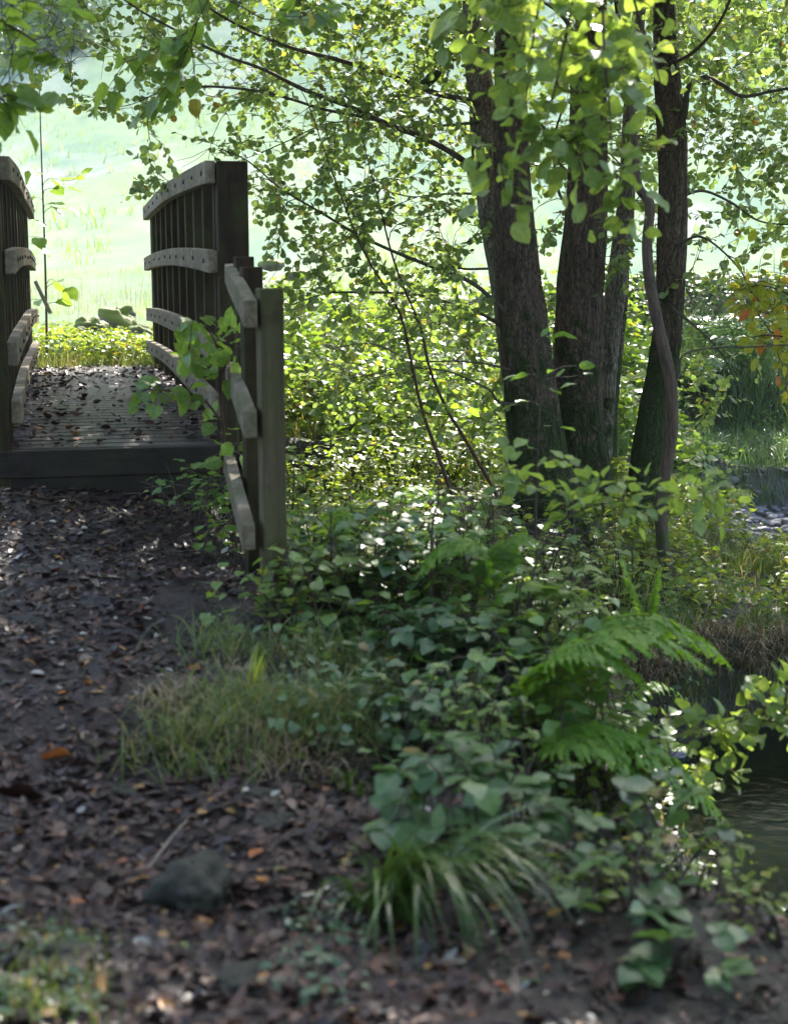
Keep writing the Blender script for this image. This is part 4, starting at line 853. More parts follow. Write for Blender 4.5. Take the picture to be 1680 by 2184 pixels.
# bramble and shrub mass in the middle ground
MID = [
 (680, 1235, 4.8, .26, .24, 9, .055, 'shrub', 'low bush of small glossy leaves right at the foot of the nearest fence post'),
 (700, 1110, 5.4, .35, .30, 10, .055, 'shrub', 'bush of small leaves just right of the fence, behind the post-foot bush'),
 (760, 1200, 4.9, .34, .34, 10, .055, 'bramble', 'dark bramble arching over the yellow-green moss cushion'),
 (860, 1120, 5.6, .40, .40, 12, .055, 'shrub', 'shining-leaved bush left of the dark upright twig in the middle'),
 (930, 1190, 4.9, .34, .42, 11, .06, 'shrub', 'tall leafy bush around the dark upright twig in the picture centre'),
 (1010, 1110, 5.9, .40, .42, 12, .055, 'shrub', 'bush below the two red-brown saplings'),
 (1060, 1260, 4.7, .36, .38, 12, .06, 'shrub', 'broad glossy bush in the centre right, below the pair of alder trunks'),
 (1160, 1230, 5.0, .36, .36, 11, .055, 'shrub', 'bush with blue-white shining leaf tops below the straight alder'),
 (1270, 1250, 5.2, .34, .34, 10, .055, 'shrub', 'bush in front of the mossy alder foot'),
 (1240, 1400, 4.3, .32, .34, 11, .06, 'shrub', 'bush of layered leaves left of the big arching fern'),
 (1120, 1440, 4.1, .30, .32, 10, .06, 'shrub', 'bush of silvery shining leaves above the reddish stems'),
 (1000, 1370, 4.4, .30, .28, 10, .055, 'bramble', 'dusky bramble patch in the centre, left of the reddish stems'),
 (900, 1330, 4.5, .28, .22, 8, .05, 'bramble', 'low bramble between the grass edge and the centre bushes'),
 (900, 1480, 3.9, .22, .20, 8, .048, 'bramble', 'small dark bramble at the right end of the grass tussocks'),
 (1320, 1520, 4.1, .26, .26, 8, .052, 'shrub', 'small bush leaning toward the pool under the fern'),
 (1390, 1400, 4.6, .26, .24, 8, .05, 'shrub', 'leafy sprig mass under the tip of the big fern'),
 (640, 1030, 9.3, .38, .42, 12, .055, 'nettle', 'sunlit bush right behind the nearest fence post, by the stream'),
 (740, 1020, 9.4, .38, .40, 12, .055, 'nettle', 'sunlit bush on the stream bank between fence and left sapling'),
 (850, 1015, 9.5, .38, .38, 12, .055, 'nettle', 'sunlit bush just left of the left red-brown sapling'),
 (960, 1000, 9.6, .36, .36, 11, .055, 'nettle', 'sunlit bush between the red-brown saplings and the alder'),
 (620, 1330, 4.6, .24, .22, 8, .05, 'shrub', 'small bush between the nearest fence post and the grass tussocks'),
 (820, 1290, 4.7, .3, .26, 9, .052, 'shrub', 'leafy patch below the moss cushion'),
 (1180, 1110, 6.6, .36, .40, 11, .05, 'shrub', 'bush against the foot of the twin-stemmed alder'),
 (1010, 1560, 3.7, .2, .3, 8, .055, 'shrub', 'reddish-stemmed bush over the dark hollow right of the tussocks'),
 (1100, 1330, 4.4, .32, .42, 12, .055, 'shrub', 'tall leafy bush left of the upright fern plume'),
 (1340, 1130, 6.6, .26, .36, 9, .05, 'shrub', 'bush between the straight alder and the smooth brown stem'),
]
for px, py, Yd, w, h, n, s, mt, lb in MID:
    w *= 1.1; mk = mt; q_ = int(px / 10 + py / 10) % 4
    if mt == 'shrub': mk = ('shrub', 'shrubpale', 'shrub', 'shrubpale')[q_]; s *= (1.0, .78, .85, 1.05)[q_]; n = int(n * (1, 1.3, 1.15, 1)[q_])
    shrub('bramble' if mt == 'bramble' else 'shrub', lb, px, py, Yd, w, h * 1.25, int(n * 1.6), s * 1.12, mk, ('beech', 'oval', 'oval', 'hazel')[q_] if mt == 'shrub' else 'beech', tri=(mt == 'bramble'), cat='bramble' if mt == 'bramble' else 'shrub', gap=.040)
for px, py, Yd, w, h, n, s, lb in ((1120, 1760, 3.05, .20, .30, 9, .085, 'large-leaved bramble with dull green leaves at the front right of centre'),
                                   (960, 1800, 3.0, .14, .25, 5, .08, 'bramble sprig with one bright lit leaf left of the large-leaved bramble'),
                                   (1270, 1850, 3.0, .22, .22, 8, .075, 'dark bramble spilling down the bank beside the pool'),
                                   (1330, 1960, 2.8, .16, .14, 5, .07, 'lowest dark bramble leaves near the bottom right litter')):
    shrub('bramble', lb, px, py, Yd, w, h, n, s * .92, 'bramble', 'beech', tri=True, gap=.08, flat=.7)
shrub('bramble', 'single broad dark leaf cluster on the litter at the bottom right', 1475, 2080, 2.45, .06, .10, 3, .06, 'bramble', 'hazel', tri=True, gap=.06)
for px, py, Yd, w, h, n, s, lb in ((1330, 1700, 3.9, .26, .36, 11, .045, 'light green small-leaved bush at the left edge of the pool'),
                                   (1400, 1830, 3.7, .26, .26, 10, .045, 'small-leaved bush hanging over the pool below the drooping fern'),
                                   (1500, 1900, 3.7, .26, .20, 9, .042, 'pale green sprigs dipping into the pool at the lower right'),
                                   (1250, 1640, 4.0, .22, .26, 9, .045, 'small-leaved bush behind the large-leaved bramble'),
                                   (1620, 1990, 3.6, .3, .18, 10, .042, 'light green growth on the near pool bank at the right edge'),
 (1620, 2010, 2.75, .16, .10, 9, .034, 'pale low sprigs on the bank top at the right edge'), (1440, 1985, 2.85, .18, .13, 10, .036, 'light green sprigs above the single broad leaf cluster'), (1260, 1965, 2.75, .15, .13, 8, .038, 'small green sprigs under the dark bramble by the sedge')):
    shrub('shrub', lb, px, py, Yd, w, h, n, s, 'nettle', 'oval', gap=.034, cat='shrub')
for px, py, Yd, w, h, n, s, mt, lb in ((500, 1090, 5.7, .22, .22, 8, .055, 'hazel', 'leafy weeds between the bridge corner and the lowest fence rail'),
                                       (425, 1062, 6.35, .28, .26, 13, .05, 'shrub', 'small weeds at the right end of the bridge edge beam'),
                                       (555, 1000, 6.4, .25, .45, 8, .055, 'hazel', 'weeds growing up behind the fence rails'),
                                       (20, 870, 8.0, .2, .2, 5, .055, 'hazel', 'small sprig at the left parapet foot beside the deck')):
    shrub('weed', lb, px, py, Yd, w, h, n, s, mt, 'hazel', gap=.045, cat='weeds')

# ferns
def frond(lf, st, W, plen, n=38, hang=.25, up=None):
    P = smoothpath(np.array(W), 40); tube(st, P, np.linspace(.0028, .001, 40), 5)
    ii = np.linspace(5, 38, n); pos = np.stack([np.interp(ii, np.arange(40), P[:, k]) for k in range(3)], 1); T = unit(np.gradient(pos, axis=0))
    upv = uz if up is None else up
    S = unit(np.cross(T, upv)); Nn = np.cross(S, T); t = np.linspace(0, 1, n)
    L = plen * np.clip(np.sin(np.pi * (t * .86 + .12)) ** .7, .08, 1)
    for sg in (1, -1):
        D = unit(S * sg + T * .35 - uz * hang + rnd(n, .05))
        lf.add(pos, D, unit(Nn + rnd(n, .08)), L, 1.0, fold=.05, droop=.12)
def fern(label, base, fronds=None, n=8, L=.5, plen=.12, mat='fern', kind='pinna', az0=None, group=None, hh=.7):
    t = empty('fern', base, label, 'fern', group); lf = Leaves(); st = MB(); base = np.array(base)
    if fronds:
        for W, pl in fronds: frond(lf, st, W, pl)
    for k in range(n):
        a = (k + rng.random() * .6) * 6.28 / max(n, 1); d = np.array([math.cos(a), math.sin(a), 0]); l = L * rng.uniform(.75, 1.1)
        frond(lf, st, [base, base + d * l * .25 + uz * l * hh * .6, base + d * l * .6 + uz * l * hh, base + d * l * .95 + uz * l * hh * .75], plen * l / L, n=18)
    st.build('stem', M['redtwig' if mat == 'fern' else 'twig'], t); lf.build('foliage', M[mat], kind, t); return t
def pp(*a): return [at(*p) for p in a]
b1 = at(1150, 1620, 4.1); b1[2] = g1(b1[0], b1[1])
fern('big fern with a long frond arching right above the dead grass bank', b1, [(pp((1130, 1600, 4.1), (1160, 1450, 4.15), (1260, 1340, 4.2), (1380, 1312, 4.25), (1480, 1350, 4.3), (1565, 1430, 4.35)), .18),
     (pp((1130, 1600, 4.1), (1180, 1420, 4.0), (1290, 1350, 4.0), (1400, 1350, 4.05), (1530, 1440, 4.1)), .15), (pp((1130, 1600, 4.1), (1150, 1440, 4.0), (1220, 1370, 3.95), (1310, 1400, 3.95), (1400, 1480, 4.0)), .12)], n=0)
fern('fern with a frond drooping down in front of the pool', b1 + [.03, -.1, 0], [(pp((1110, 1640, 3.9), (1160, 1570, 3.9), (1250, 1540, 3.9), (1350, 1565, 3.9), (1450, 1630, 3.9), (1560, 1765, 3.9)), .16),
     (pp((1110, 1640, 3.9), (1190, 1580, 3.8), (1290, 1590, 3.8), (1400, 1680, 3.8)), .12)], n=0)
b2 = at(1330, 1330, 4.6); b2[2] = g1(b2[0], b2[1])
fern('upright fern plume in front of the mossy alder foot', b2, [(pp((1380, 1400, 4.6), (1370, 1310, 4.6), (1345, 1240, 4.6), (1320, 1180, 4.6)), .07), (pp((1380, 1400, 4.6), (1385, 1320, 4.6), (1395, 1260, 4.6), (1410, 1200, 4.6)), .06)], n=0)
for px, py, Yd, lb in ((700, 1150, 5.6, 'small fern poking from the bushes near the fence post'), (1230, 1180, 5.6, 'fern between the centre bushes and the mossy alder foot')):
    P = at(px, py, Yd); P[2] = g1(P[0], P[1]); fern(lb, P, None, 7, .55, .11, 'fern', 'pinna')
b3 = at(960, 1300, 4.7); b3[2] = g1(b3[0], b3[1])
fern('fern with dark ribbed fronds arching left in the centre of the bushes', b3, [(pp((1000, 1300, 4.6), (1040, 1200, 4.6), (1000, 1150, 4.6), (930, 1170, 4.6), (880, 1240, 4.6)), .12), (pp((1000, 1300, 4.6), (1060, 1180, 4.7), (1110, 1140, 4.7), (1170, 1170, 4.7)), .11), (pp((1000, 1330, 4.5), (1090, 1250, 4.5), (1180, 1240, 4.5), (1260, 1290, 4.5)), .10)], n=0)
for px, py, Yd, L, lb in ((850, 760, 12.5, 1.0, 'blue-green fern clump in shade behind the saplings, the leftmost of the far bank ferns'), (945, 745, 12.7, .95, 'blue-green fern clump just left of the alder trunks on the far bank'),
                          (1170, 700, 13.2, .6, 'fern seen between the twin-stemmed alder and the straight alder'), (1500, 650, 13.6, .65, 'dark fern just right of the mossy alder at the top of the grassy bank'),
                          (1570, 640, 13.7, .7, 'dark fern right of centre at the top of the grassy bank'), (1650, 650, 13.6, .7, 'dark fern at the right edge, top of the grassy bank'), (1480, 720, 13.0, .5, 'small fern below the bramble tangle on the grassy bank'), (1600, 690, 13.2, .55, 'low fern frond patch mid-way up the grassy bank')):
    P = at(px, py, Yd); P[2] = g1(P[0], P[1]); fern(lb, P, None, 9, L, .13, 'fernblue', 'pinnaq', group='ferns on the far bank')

# ---------------------------------------------------------------- grasses and ground cover
def scatter(n, fx): 
    P = fx(n); P = P[~np.isnan(P[:, 0])]; P[:, 2] = gz(P[:, 0], P[:, 1]); return P
def rect(x0, x1, y0, y1): return lambda n: np.stack([rng.uniform(x0, x1, n), rng.uniform(y0, y1, n), np.zeros(n)], 1)
def grass_obj(name, label, P, h, lean, width, mat, kind='stuff', cat='grass', az=None, curve=1.0):
    n = len(P); mb = MB(); V, Q = blades(P, h * rng.uniform(.5, 1.15, n), lean * rng.uniform(.3, 1.4, n), rng.uniform(0, 6.28, n) if az is None else az + rng.normal(0, .5, n), width * rng.uniform(.6, 1.2, n), curve)
    mb.add(V, Q); o = mb.build(name, M[mat]); return tag(o, label, cat, kind=kind)
def clumpy(P, s, thr, o=0): return P[vn(P * [1, 1, 0], s, o) > thr]
P = scatter(22000, rect(1.1, 5.0, 11.4, 14.8)); grass_obj('grass', 'long green grass on the slope of the far bank', clumpy(P, 2.2, -.7), .30, 1.2, .007, 'bankgrass')
P = scatter(11000, rect(1.2, 4.3, 6.3, 9.7)); P = P[P[:, 2] > -1.25]; grass_obj('grass', 'sunlit tufty grass on the low bank behind the pool', clumpy(P, 3.5, -.35), .17, 1.0, .007, 'grass')
P = scatter(11000, rect(-3.5, 2.0, 12.0, 15)); grass_obj('grass', 'pale green weeds and grass between stream and field wall', clumpy(P, 2.0, -.4), .24, .8, .007, 'grass')
P = scatter(6000, rect(-5.5, 1.2, 15.2, 24)); grass_obj('field_grass', 'seeding meadow grass along the field edge', clumpy(P, 1.5, -.3), .13, 1.1, .006, 'fieldgrass')
P = scatter(700, rect(-5.5, 1.2, 15.4, 20)); grass_obj('seed_stalks', 'thin dry seed stalks standing in the meadow edge', P, .42, .35, .004, 'deadgrass')
P = scatter(5500, rect(-1.0, 1.8, 7.2, 12.0)); P = P[P[:, 2] > -1.2]; grass_obj('grass', 'thin grass under the alders', clumpy(P, 3, -.1), .16, .8, .006, 'grass')
P = scatter(2200, rect(-.1, 1.3, 4.2, 7)); P = P[P[:, 2] > -1.25]; grass_obj('grass', 'shaded grass among the middle bushes', clumpy(P, 3, 0), .18, .9, .006, 'grass')
P = scatter(5000, rect(1.0, 3.6, 5.9, 7.0)); P = P[(P[:, 2] > WZ) & (P[:, 2] < -1.0)]; grass_obj('grass', 'green tufts growing from the cut bank at the far edge of the pool', P, .16, 1.1, .006, 'grass')
P = scatter(5200, rect(-28, 26, 24, 80)); P = clumpy(P, .25, -.15); P = np.repeat(P, 3, 0) + rnd(len(P) * 3, .12) * [1, 1, 0]; P[:, 2] = gz(P[:, 0], P[:, 1]); grass_obj('rushes', 'soft rush and thistle tufts dotted over the hillside pasture', P, .3, .9, .03, 'fieldgrass')
# dead grass fringe over the water
n = 1500; xx = rng.uniform(.85, 3.4, n); yy = np.full(n, 0.0)
for k in range(n):
    ys = np.linspace(5.4, 7.6, 60); zz = gz(np.full(60, xx[k]), ys); yy[k] = ys[np.argmax(zz > WZ + .28)] + rng.uniform(-.03, .08)
P = np.stack([xx, yy, gz(xx, yy)], 1); P = P[P[:, 2] > WZ + .1]
mb = MB(); n = len(P); V, Q = blades(P, rng.uniform(.10, .24, n), rng.uniform(1.4, 2.1, n), -math.pi / 2 + rng.normal(0, .45, n), rng.uniform(.005, .009, n), 1.0); mb.add(V, Q)
tag(mb.build('dead_grass', M['deadgrass']), 'fringe of drooping dead brown grass over the far edge of the pool', 'grass', kind='stuff')
# tussocks beside the path: separate plants
for px, py, w, n, h, mt, lb in ((430, 1590, .22, 330, .15, 'grass', 'grass tussock nearest the path, olive green and drooping'), (540, 1540, .22, 330, .17, 'grass', 'broad grass tussock in the middle of the path edge'),
                        (650, 1560, .2, 300, .16, 'grass', 'grass tussock right of the broad one, brownish at its foot'), (760, 1540, .2, 280, .16, 'grass', 'grass tussock at the top of the dark hollow'),
                        (700, 1420, .25, 280, .18, 'grass', 'taller bright green grass behind the tussocks'), (860, 1500, .2, 220, .15, 'grass', 'rightmost grass tussock, running into the bramble'),
                        (480, 1400, .2, 120, .16, 'grass', 'sparse grass at the path edge below the nearest fence post'), (360, 1520, .12, 120, .10, 'deadgrass', 'thin brown dry grass reaching into the path'),
                        (600, 1620, .2, 200, .10, 'deadgrass', 'dry brown grass hanging over the earth bank')):
    P0 = gpt(px, py); n_ = int(n * 1.1); Pn = np.stack([P0[0] + rng.normal(0, w * .42, n_), P0[1] + rng.normal(0, w * .42, n_), np.zeros(n_)], 1); Pn[:, 2] = gz(Pn[:, 0], Pn[:, 1])
    mb = MB(); V, Q = blades(Pn, h * rng.uniform(.5, 1.3, n_), rng.uniform(.9, 2.3, n_), rng.uniform(0, 6.28, n_), rng.uniform(.002, .004, n_), .9, 7); mb.add(V, Q)
    tag(mb.build('grass_tussock', M[mt]), lb, 'grass tussock', 'grass tussocks beside the path')
P0 = gpt(545, 1480); mb = MB(); V, Q = blades(np.repeat([P0], 9, 0) + rnd(9, .012) * [1, 1, 0], rng.uniform(.10, .16, 9), rng.uniform(.15, .5, 9), rng.uniform(-.8, .8, 9), .009); mb.add(V, Q)
tag(mb.build('iris_shoot', M['nettle']), 'upright yellow-green blades glowing at the path edge', 'plant')
# sedge in the foreground
def sedge(label, px, py, n, h, az, wd, spread=.03, lean=(.9, 1.7)):
    P0 = gpt(px, py); Pn = np.stack([P0[0] + rng.normal(0, spread, n), P0[1] + rng.normal(0, spread, n), np.zeros(n)], 1); Pn[:, 2] = gz(Pn[:, 0], Pn[:, 1]) - .005
    mb = MB(); V, Q = blades(Pn, h * rng.uniform(.6, 1.1, n), rng.uniform(*lean, n), az + rng.normal(0, .55, n), wd * rng.uniform(.7, 1.2, n), .9, seg=9); mb.add(V, Q)
    tag(mb.build('sedge', M['sedge']), label, 'sedge')
sedge('big sedge tuft with long blades sweeping down to the right at the bottom', 850, 1960, 80, .52, -1.05, .010, lean=(1.5, 2.3))
sedge('upper part of the sedge clump with white shining bent tips', 840, 1930, 44, .2, -2.0, .009, lean=(.9, 2.0))
sedge('thin sedge blades at the foot of the large-leaved bramble', 1110, 1900, 10, .2, -.5, .009)
sedge('small sedge tuft below the grass tussocks at the edge of the hollow', 760, 1700, 16, .14, -1.2, .006)
# undergrowth: nettle-like leaves
def cover(name, label, P, size, hmax, mat, kind='oval', per=3, flat=.8, cat='undergrowth'):
    n = len(P) * per; Pb = np.repeat(P, per, 0) + np.stack([rng.normal(0, size * .7, n), rng.normal(0, size * .7, n), rng.uniform(.01, 1, n) ** .8 * hmax], 1)
    a = rng.uniform(0, 6.28, n); D = np.stack([np.cos(a), np.sin(a), rng.uniform(-.45, .25, n)], 1); lf = Leaves(); lf.add(Pb, unit(D), unit(uz * flat + rnd(n, .35)), size * rng.uniform(.6, 1.2, n))
    o = lf.build(name, M[mat], kind); return tag(o, label, cat, kind='stuff')
P = scatter(6000, rect(-1.4, 2.4, 9.3, 12.7)); cover('undergrowth', 'sunlit yellow-green nettles and weeds on the bank beyond the fence', clumpy(P, 1.6, -.35), .055, .40, 'nettle')
P = scatter(2600, rect(-1.4, 2.4, 9.6, 14.9)); cover('undergrowth', 'taller broad-leaved nettles standing above the sunlit weeds', clumpy(P, 1.2, -.05, 30), .095, .70, 'hazel', 'beech', per=4)
P = scatter(3500, rect(-1.4, 2.4, 9.6, 14.9)); grass_obj('grass', 'tall pale grass stems among the sunlit weeds', clumpy(P, 1.4, -.1, 50), .6, .6, .006, 'bankgrass')
P = scatter(1500, rect(-1.0, 1.8, 7.0, 9.6)); P = P[P[:, 2] > -1.2]; cover('undergrowth', 'bright low undergrowth between fence and alders', clumpy(P, 2, -.45), .05, .34, 'nettle')
P = scatter(4200, rect(-5, -.9, 12.95, 14.6)); cover('undergrowth', 'yellow-green weeds at the far end of the bridge', clumpy(P, 2, -.5), .06, .3, 'nettle')
P = scatter(5200, rect(1.2, 4.8, 9.6, 13.4)); P = P[(P[:, 2] > -1.06) & (np.hypot((P[:, 0] - 3.1) / 1.5, (P[:, 1] - 10.7) / .95) > 1.0)]; cover('undergrowth', 'mixed leaves at the foot of the grassy far bank', clumpy(P, 2, -.2), .055, .16, 'hazel')
P = scatter(2200, rect(1.3, 4.2, 7.4, 9.9)); P = P[(P[:, 2] > -1.2) & (P[:, 1] < 9.3)]; cover('undergrowth', 'light green weeds along the low bank by the gravel', clumpy(P, 2, -.25), .055, .2, 'nettle')
P = scatter(2600, rect(-.35, 1.5, 3.6, 7.2)); P = P[P[:, 2] > -1.25]; cover('undergrowth', 'shaded low leaves under the middle bushes', P, .045, .12, 'bramble', per=2)
P = scatter(1800, rect(1.0, 6.5, 14.5, 15.3)); cover('ivy', 'ivy and bramble leaves over the field wall', P, .07, .55, 'bramble', 'hazel')
P = scatter(700, rect(-1.0, 8.0, 15.1, 15.6)); P[:, 2] += .45; cover('ivy', 'ivy leaves on top of the field wall', clumpy(P, 1.2, -.1), .07, .2, 'nettle', 'hazel')
P = np.concatenate([gpt(rng.uniform(590, 760), rng.uniform(1930, 2140))[None] for _ in range(55)]); P[:, 2] = gz(P[:, 0], P[:, 1]); cover('creeping_plant', 'grey-green creeping leaves on the ground left of the sedge', P, .022, .02, 'creeper', per=3)
P = np.concatenate([gpt(rng.uniform(0, 230), rng.uniform(1990, 2184))[None] for _ in range(90)]); P[:, 2] = gz(P[:, 0], P[:, 1]); cover('creeping_plant', 'mossy little leaves at the bottom left corner', P, .018, .02, 'creeper', per=3)
P = np.repeat(P, 4, 0) + rnd(360, .03) * [1, 1, 0]; P[:, 2] = gz(P[:, 0], P[:, 1]); grass_obj('grass', 'short moss-like grass at the bottom left corner', P, .045, .8, .003, 'grass')
# tangle of dead stems in front of the wall and under the trees
def tangle(label, fx, n, L, r, mat='deadstem', name='dead_stems'):
    mb = MB(); P = scatter(n, fx)
    for p in P:
        a = rng.uniform(0, 6.28); d = np.array([math.cos(a), math.sin(a) * .6, rng.uniform(.1, 1.2)]); l = L * rng.uniform(.5, 1.2)
        W = smoothpath(np.array([p, p + d * l * .5 + rnd(None, .06 * l), p + d * l * np.array([1, 1, .6]) + rnd(None, .1 * l)]), 8); tube(mb, W, np.linspace(r, r * .3, 8), 4)
    tag(mb.build(name, M[mat]), label, 'dead stems', kind='stuff')
tangle('tangle of bare grey bramble stems along the wall right of the alders', rect(1.2, 5, 14.2, 15.2), 420, .7, .0045)
tangle('bare twiggy stems in the low growth below the alder trunks', rect(-.2, 2.0, 7.0, 9.2), 260, .5, .003)
tangle('reddish bare stems among the centre bushes', rect(.25, .75, 3.7, 4.4), 26, .4, .003, 'redtwig')
tangle('thin bare stems among the brown weeds beyond the fence', rect(-1.3, 1.0, 11.4, 13.5), 250, .5, .003)
mb = MB(); P = scatter(900, rect(-2.4, .9, 1.7, 6.9))
for p in P:
    a = rng.uniform(0, 6.28); l = rng.uniform(.02, .11); d = np.array([math.cos(a), math.sin(a), 0]); tube(mb, np.array([p + [0, 0, .006], p + d * l * .5 + [0, 0, .009] + rnd(None, .004), p + d * l + [0, 0, .006]]), [.0016, .0014, .0008], 4)
tag(mb.build('twig_litter', M['deadstem']), 'tiny broken twigs scattered over the path', 'twigs', kind='stuff')
tangle('dry stalks at the right corner of the bridge edge', rect(-1.1, -.6, 6.5, 6.9), 26, .3, .002)

# ---------------------------------------------------------------- fallen leaves
def litter(name, label, P, size, mat='litter', kind='oval', tilt=.35, lift=.004, s=(.5, 1.3)):
    n = len(P); a = rng.uniform(0, 6.28, n); D = np.stack([np.cos(a), np.sin(a), rng.normal(0, .12, n)], 1); lf = Leaves(); P = P + [0, 0, lift]
    lf.add(P, unit(D), unit(uz + rnd(n, tilt)), size * rng.uniform(*s, n), rng.uniform(.7, 1.1, n), rng.uniform(-.4, .6, n), rng.uniform(-.5, .4, n))
    return tag(lf.build(name, M[mat], kind), label, 'fallen leaves', kind='stuff')
P = clumpy(scatter(26000, rect(-2.6, .1, 1.6, 7.1)), 1.7, -.45); litter('fallen_leaves', 'brown fallen leaves covering the path', P, .030, tilt=.28, s=(.3, 1.7))
P = scatter(7500, rect(-.9, 1.6, 1.6, 3.6)); litter('fallen_leaves', 'brown leaf litter on the bank at the front', P, .031, s=(.3, 1.6))
P = scatter(2600, rect(-.3, 1.4, 3.6, 9.4)); P = P[P[:, 2] > -1.3]; litter('fallen_leaves', 'dark leaf litter under the bushes', P, .045)
P = scatter(18000, rect(-2.6, 1.1, 1.6, 7.1)); litter('leaf_crumbs', 'broken leaf crumbs trodden into the path', P, .013, s=(.4, 1.8))
P = scatter(420, rect(-2.4, .4, 2, 7)); litter('fallen_leaves', 'pale upturned leaves scattered on the path', P, .038, 'palelitter')
n = 2300; r_ = rng.uniform(-.3, .8, n); b_ = rng.uniform(7.1, 13.1, n); w_ = np.abs(r_ - .25) / .5; kp = rng.random(n) < .3 + .7 * w_ ** 2
P = np.array([B(a, c, camber(c) + .004) for a, c in zip(r_[kp], b_[kp])]); litter('fallen_leaves', 'curled brown leaves lying on the bridge deck', P, .046, lift=.003, tilt=.45)
def bigleaf(px, py, s, mat, kind, lb, tilt=.3, fold=.3, droop=.2, Yd=None):
    P0 = gpt(px, py); a = rng.uniform(-.6, .6); lf = Leaves()
    lf.add(P0 + [-s / 2, 0, .008], np.array([math.cos(a), math.sin(a), .1]), unit(uz + rnd(None, tilt)), s, 1.0, fold, droop); tag(lf.build('fallen_leaf', M[mat], kind), lb, 'fallen leaf')
bigleaf(300, 1785, .085, 'orangelitter', 'oval', 'large orange fallen leaf left of the rounded dark stone')
bigleaf(130, 1640, .10, 'orangelitter', 'hazel', 'curled brown-orange leaf on the left of the path', fold=.7)
bigleaf(55, 1710, .14, 'litter', 'hazel', 'large brown sycamore leaf at the left edge of the path')
bigleaf(145, 1672, .05, 'palelitter', 'oval', 'pale leaf just below the curled brown-orange one')
bigleaf(35, 1960, .065, 'palelitter', 'oval', 'white upturned leaf at the left edge near the bottom')
bigleaf(495, 2005, .045, 'palelitter', 'oval', 'small oval cream leaf below the rounded dark stone')
bigleaf(380, 1960, .035, 'palelitter', 'oval', 'small pinkish-white leaf below the orange leaf')
bigleaf(575, 1870, .04, 'palelitter', 'oval', 'small white leaf right of the rounded dark stone')
bigleaf(600, 1862, .03, 'yellow', 'oval', 'tiny orange-yellow leaf touching the small white leaf')
bigleaf(1120, 2110, .07, 'creeper', 'oval', 'pale green leaf beside the tip of the sedge')
bigleaf(1075, 2125, .03, 'orangelitter', 'oval', 'small red leaf at the tip of the sedge')
bigleaf(660, 2120, .06, 'palelitter', 'oval', 'long pale leaf at the bottom of the picture')
bigleaf(1480, 2030, .035, 'palelitter', 'oval', 'white curled leaf above the single broad leaf cluster')
bigleaf(395, 2030, .05, 'nettle', 'hazel', 'small yellow-green round leaf near the bottom')
P0 = gpt(400, 1775); P1 = gpt(315, 1865); mb = MB(); tube(mb, smoothpath(np.array([P1 + [0, 0, .01], (P0 + P1) / 2 + [0.004, 0, .03], P0 + [0, 0, .03]]), 10), np.linspace(.004, .002, 10), 6)
tag(mb.build('stick', M['deadstem']), 'thin pale stick lying left of the rounded dark stone', 'stick')
# leaning pole at the far end of the left parapet
Pa, Pb_ = at(76, 600, 13.1), at(108, 668, 13.2); mb = MB(); tube(mb, smoothpath(np.array([Pb_, (Pa + Pb_) / 2, Pa]), 6), [.018] * 6, 8)
tag(mb.build('leaning_post', M['deadstem']), 'short pale post leaning against the far end of the left parapet', 'post')
# twig in the centre
P0 = at(925, 1230, 4.6); P0[2] = g1(P0[0], P0[1]); mb = MB(); tube(mb, smoothpath(np.array([P0, at(920, 1150, 4.6), at(935, 1060, 4.6), at(928, 985, 4.6)]), 20), np.linspace(.007, .003, 20), 6)
tag(mb.build('dead_twig', M['twig']), 'dark bare upright twig rising from the centre bushes', 'twig')
# grey-green bushes far up the field
for x, y, s, lb in ((-15.5, 60, 3.6, 'big grey-green bush on the hillside at the left edge'), (-21.5, 66, 3.2, 'grey-green bush behind the big one at the far left of the hillside')):
    t = empty('bush', (x, y, g1(x, y)), lb, 'bush'); lf = Leaves(); n = 5000
    v = unit(rng.normal(0, 1, (n, 3))) * rng.uniform(.6, 1, (n, 1)) * np.array([s, s, s * .8]); v *= (1 + .3 * vn(v, .9))[:, None]; v += np.array([x, y, g1(x, y) + s * .4])
    lf.add(v, unit(rnd(n)), unit(rnd(n)), .28); lf.build('foliage', M['creeper'], 'quick', t); mb = MB(); tube(mb, np.array([[x, y, g1(x, y) - .1], [x, y, g1(x, y) + s]]), [.12, .05], 8); mb.build('stem', M['twig'], t)

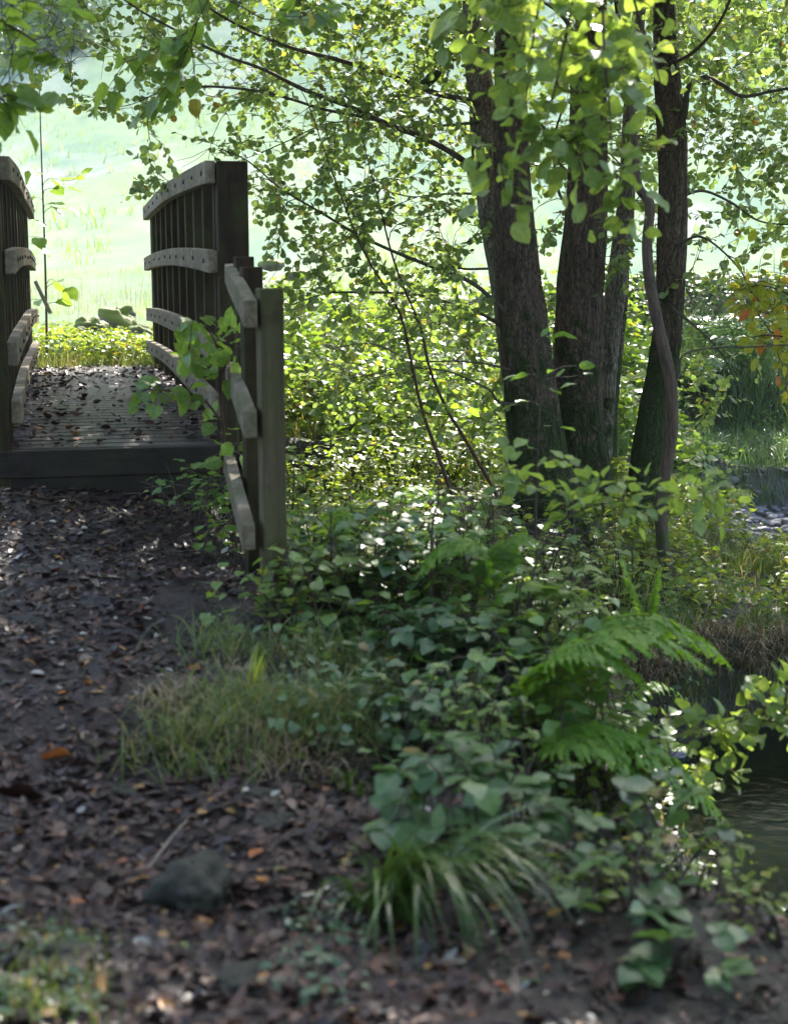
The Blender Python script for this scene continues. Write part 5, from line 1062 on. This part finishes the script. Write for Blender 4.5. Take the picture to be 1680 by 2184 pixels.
# ---------------------------------------------------------------- light and camera
SE, SA = R(38), R(13)     # sun elevation; azimuth clockwise from the view direction
w = bpy.data.worlds.new('World'); bpy.context.scene.world = w; w.use_nodes = True
nt = w.node_tree; bg = nt.nodes['Background']; sky = nt.nodes.new('ShaderNodeTexSky'); sky.sky_type = 'NISHITA'; sky.sun_disc = False
sky.sun_elevation = SE; sky.sun_rotation = SA; nt.links.new(sky.outputs[0], bg.inputs[0]); bg.inputs[1].default_value = 0.15; sky.dust_density = 2.0; sky.ozone_density = 0.6
l = bpy.data.lights.new('sun', 'SUN'); l.energy = 3.0; l.angle = R(.5); l.color = (1, .95, .86); lo = bpy.data.objects.new('sun', l); C.objects.link(lo)
from mathutils import Vector
lo.rotation_euler = Vector((math.sin(SA) * math.cos(SE), math.cos(SA) * math.cos(SE), math.sin(SE))).to_track_quat('Z', 'Y').to_euler()
cam = bpy.data.cameras.new('camera'); co = bpy.data.objects.new('camera', cam); C.objects.link(co); bpy.context.scene.camera = co
co.location = (0, 0, CZ); co.rotation_euler = (R(90) - TH, 0, 0)
cam.sensor_fit = 'VERTICAL'; cam.sensor_height = 36; cam.sensor_width = 36 * 787 / 1024; cam.lens = 50; cam.clip_start = .05; cam.clip_end = 1000
cam.dof.use_dof = True; cam.dof.focus_distance = 9.2; cam.dof.aperture_fstop = 3.2
sc = bpy.context.scene
sc.view_settings.view_transform = 'Standard'; sc.view_settings.look = 'None'; sc.view_settings.gamma = 1; sc.view_settings.exposure = 2.35

# pale autumn air over the valley
hm = bpy.data.materials.new('valley_air'); hm.use_nodes = True; hm.node_tree.nodes.clear()
pv = hm.node_tree.nodes.new('ShaderNodeVolumePrincipled'); pv.inputs['Density'].default_value = 0.0005; pv.inputs['Color'].default_value = (.9, .95, 1, 1); pv.inputs['Anisotropy'].default_value = 0.0
ho = hm.node_tree.nodes.new('ShaderNodeOutputMaterial'); hm.node_tree.links.new(pv.outputs[0], ho.inputs['Volume'])
mb = MB(); box(mb, (0, 138, 56), 224, 184, 60); hz = mb.build('haze', hm, smooth=False); hz['kind'] = 'stuff'; hz['label'] = 'pale air over the valley'; hz['category'] = 'haze'
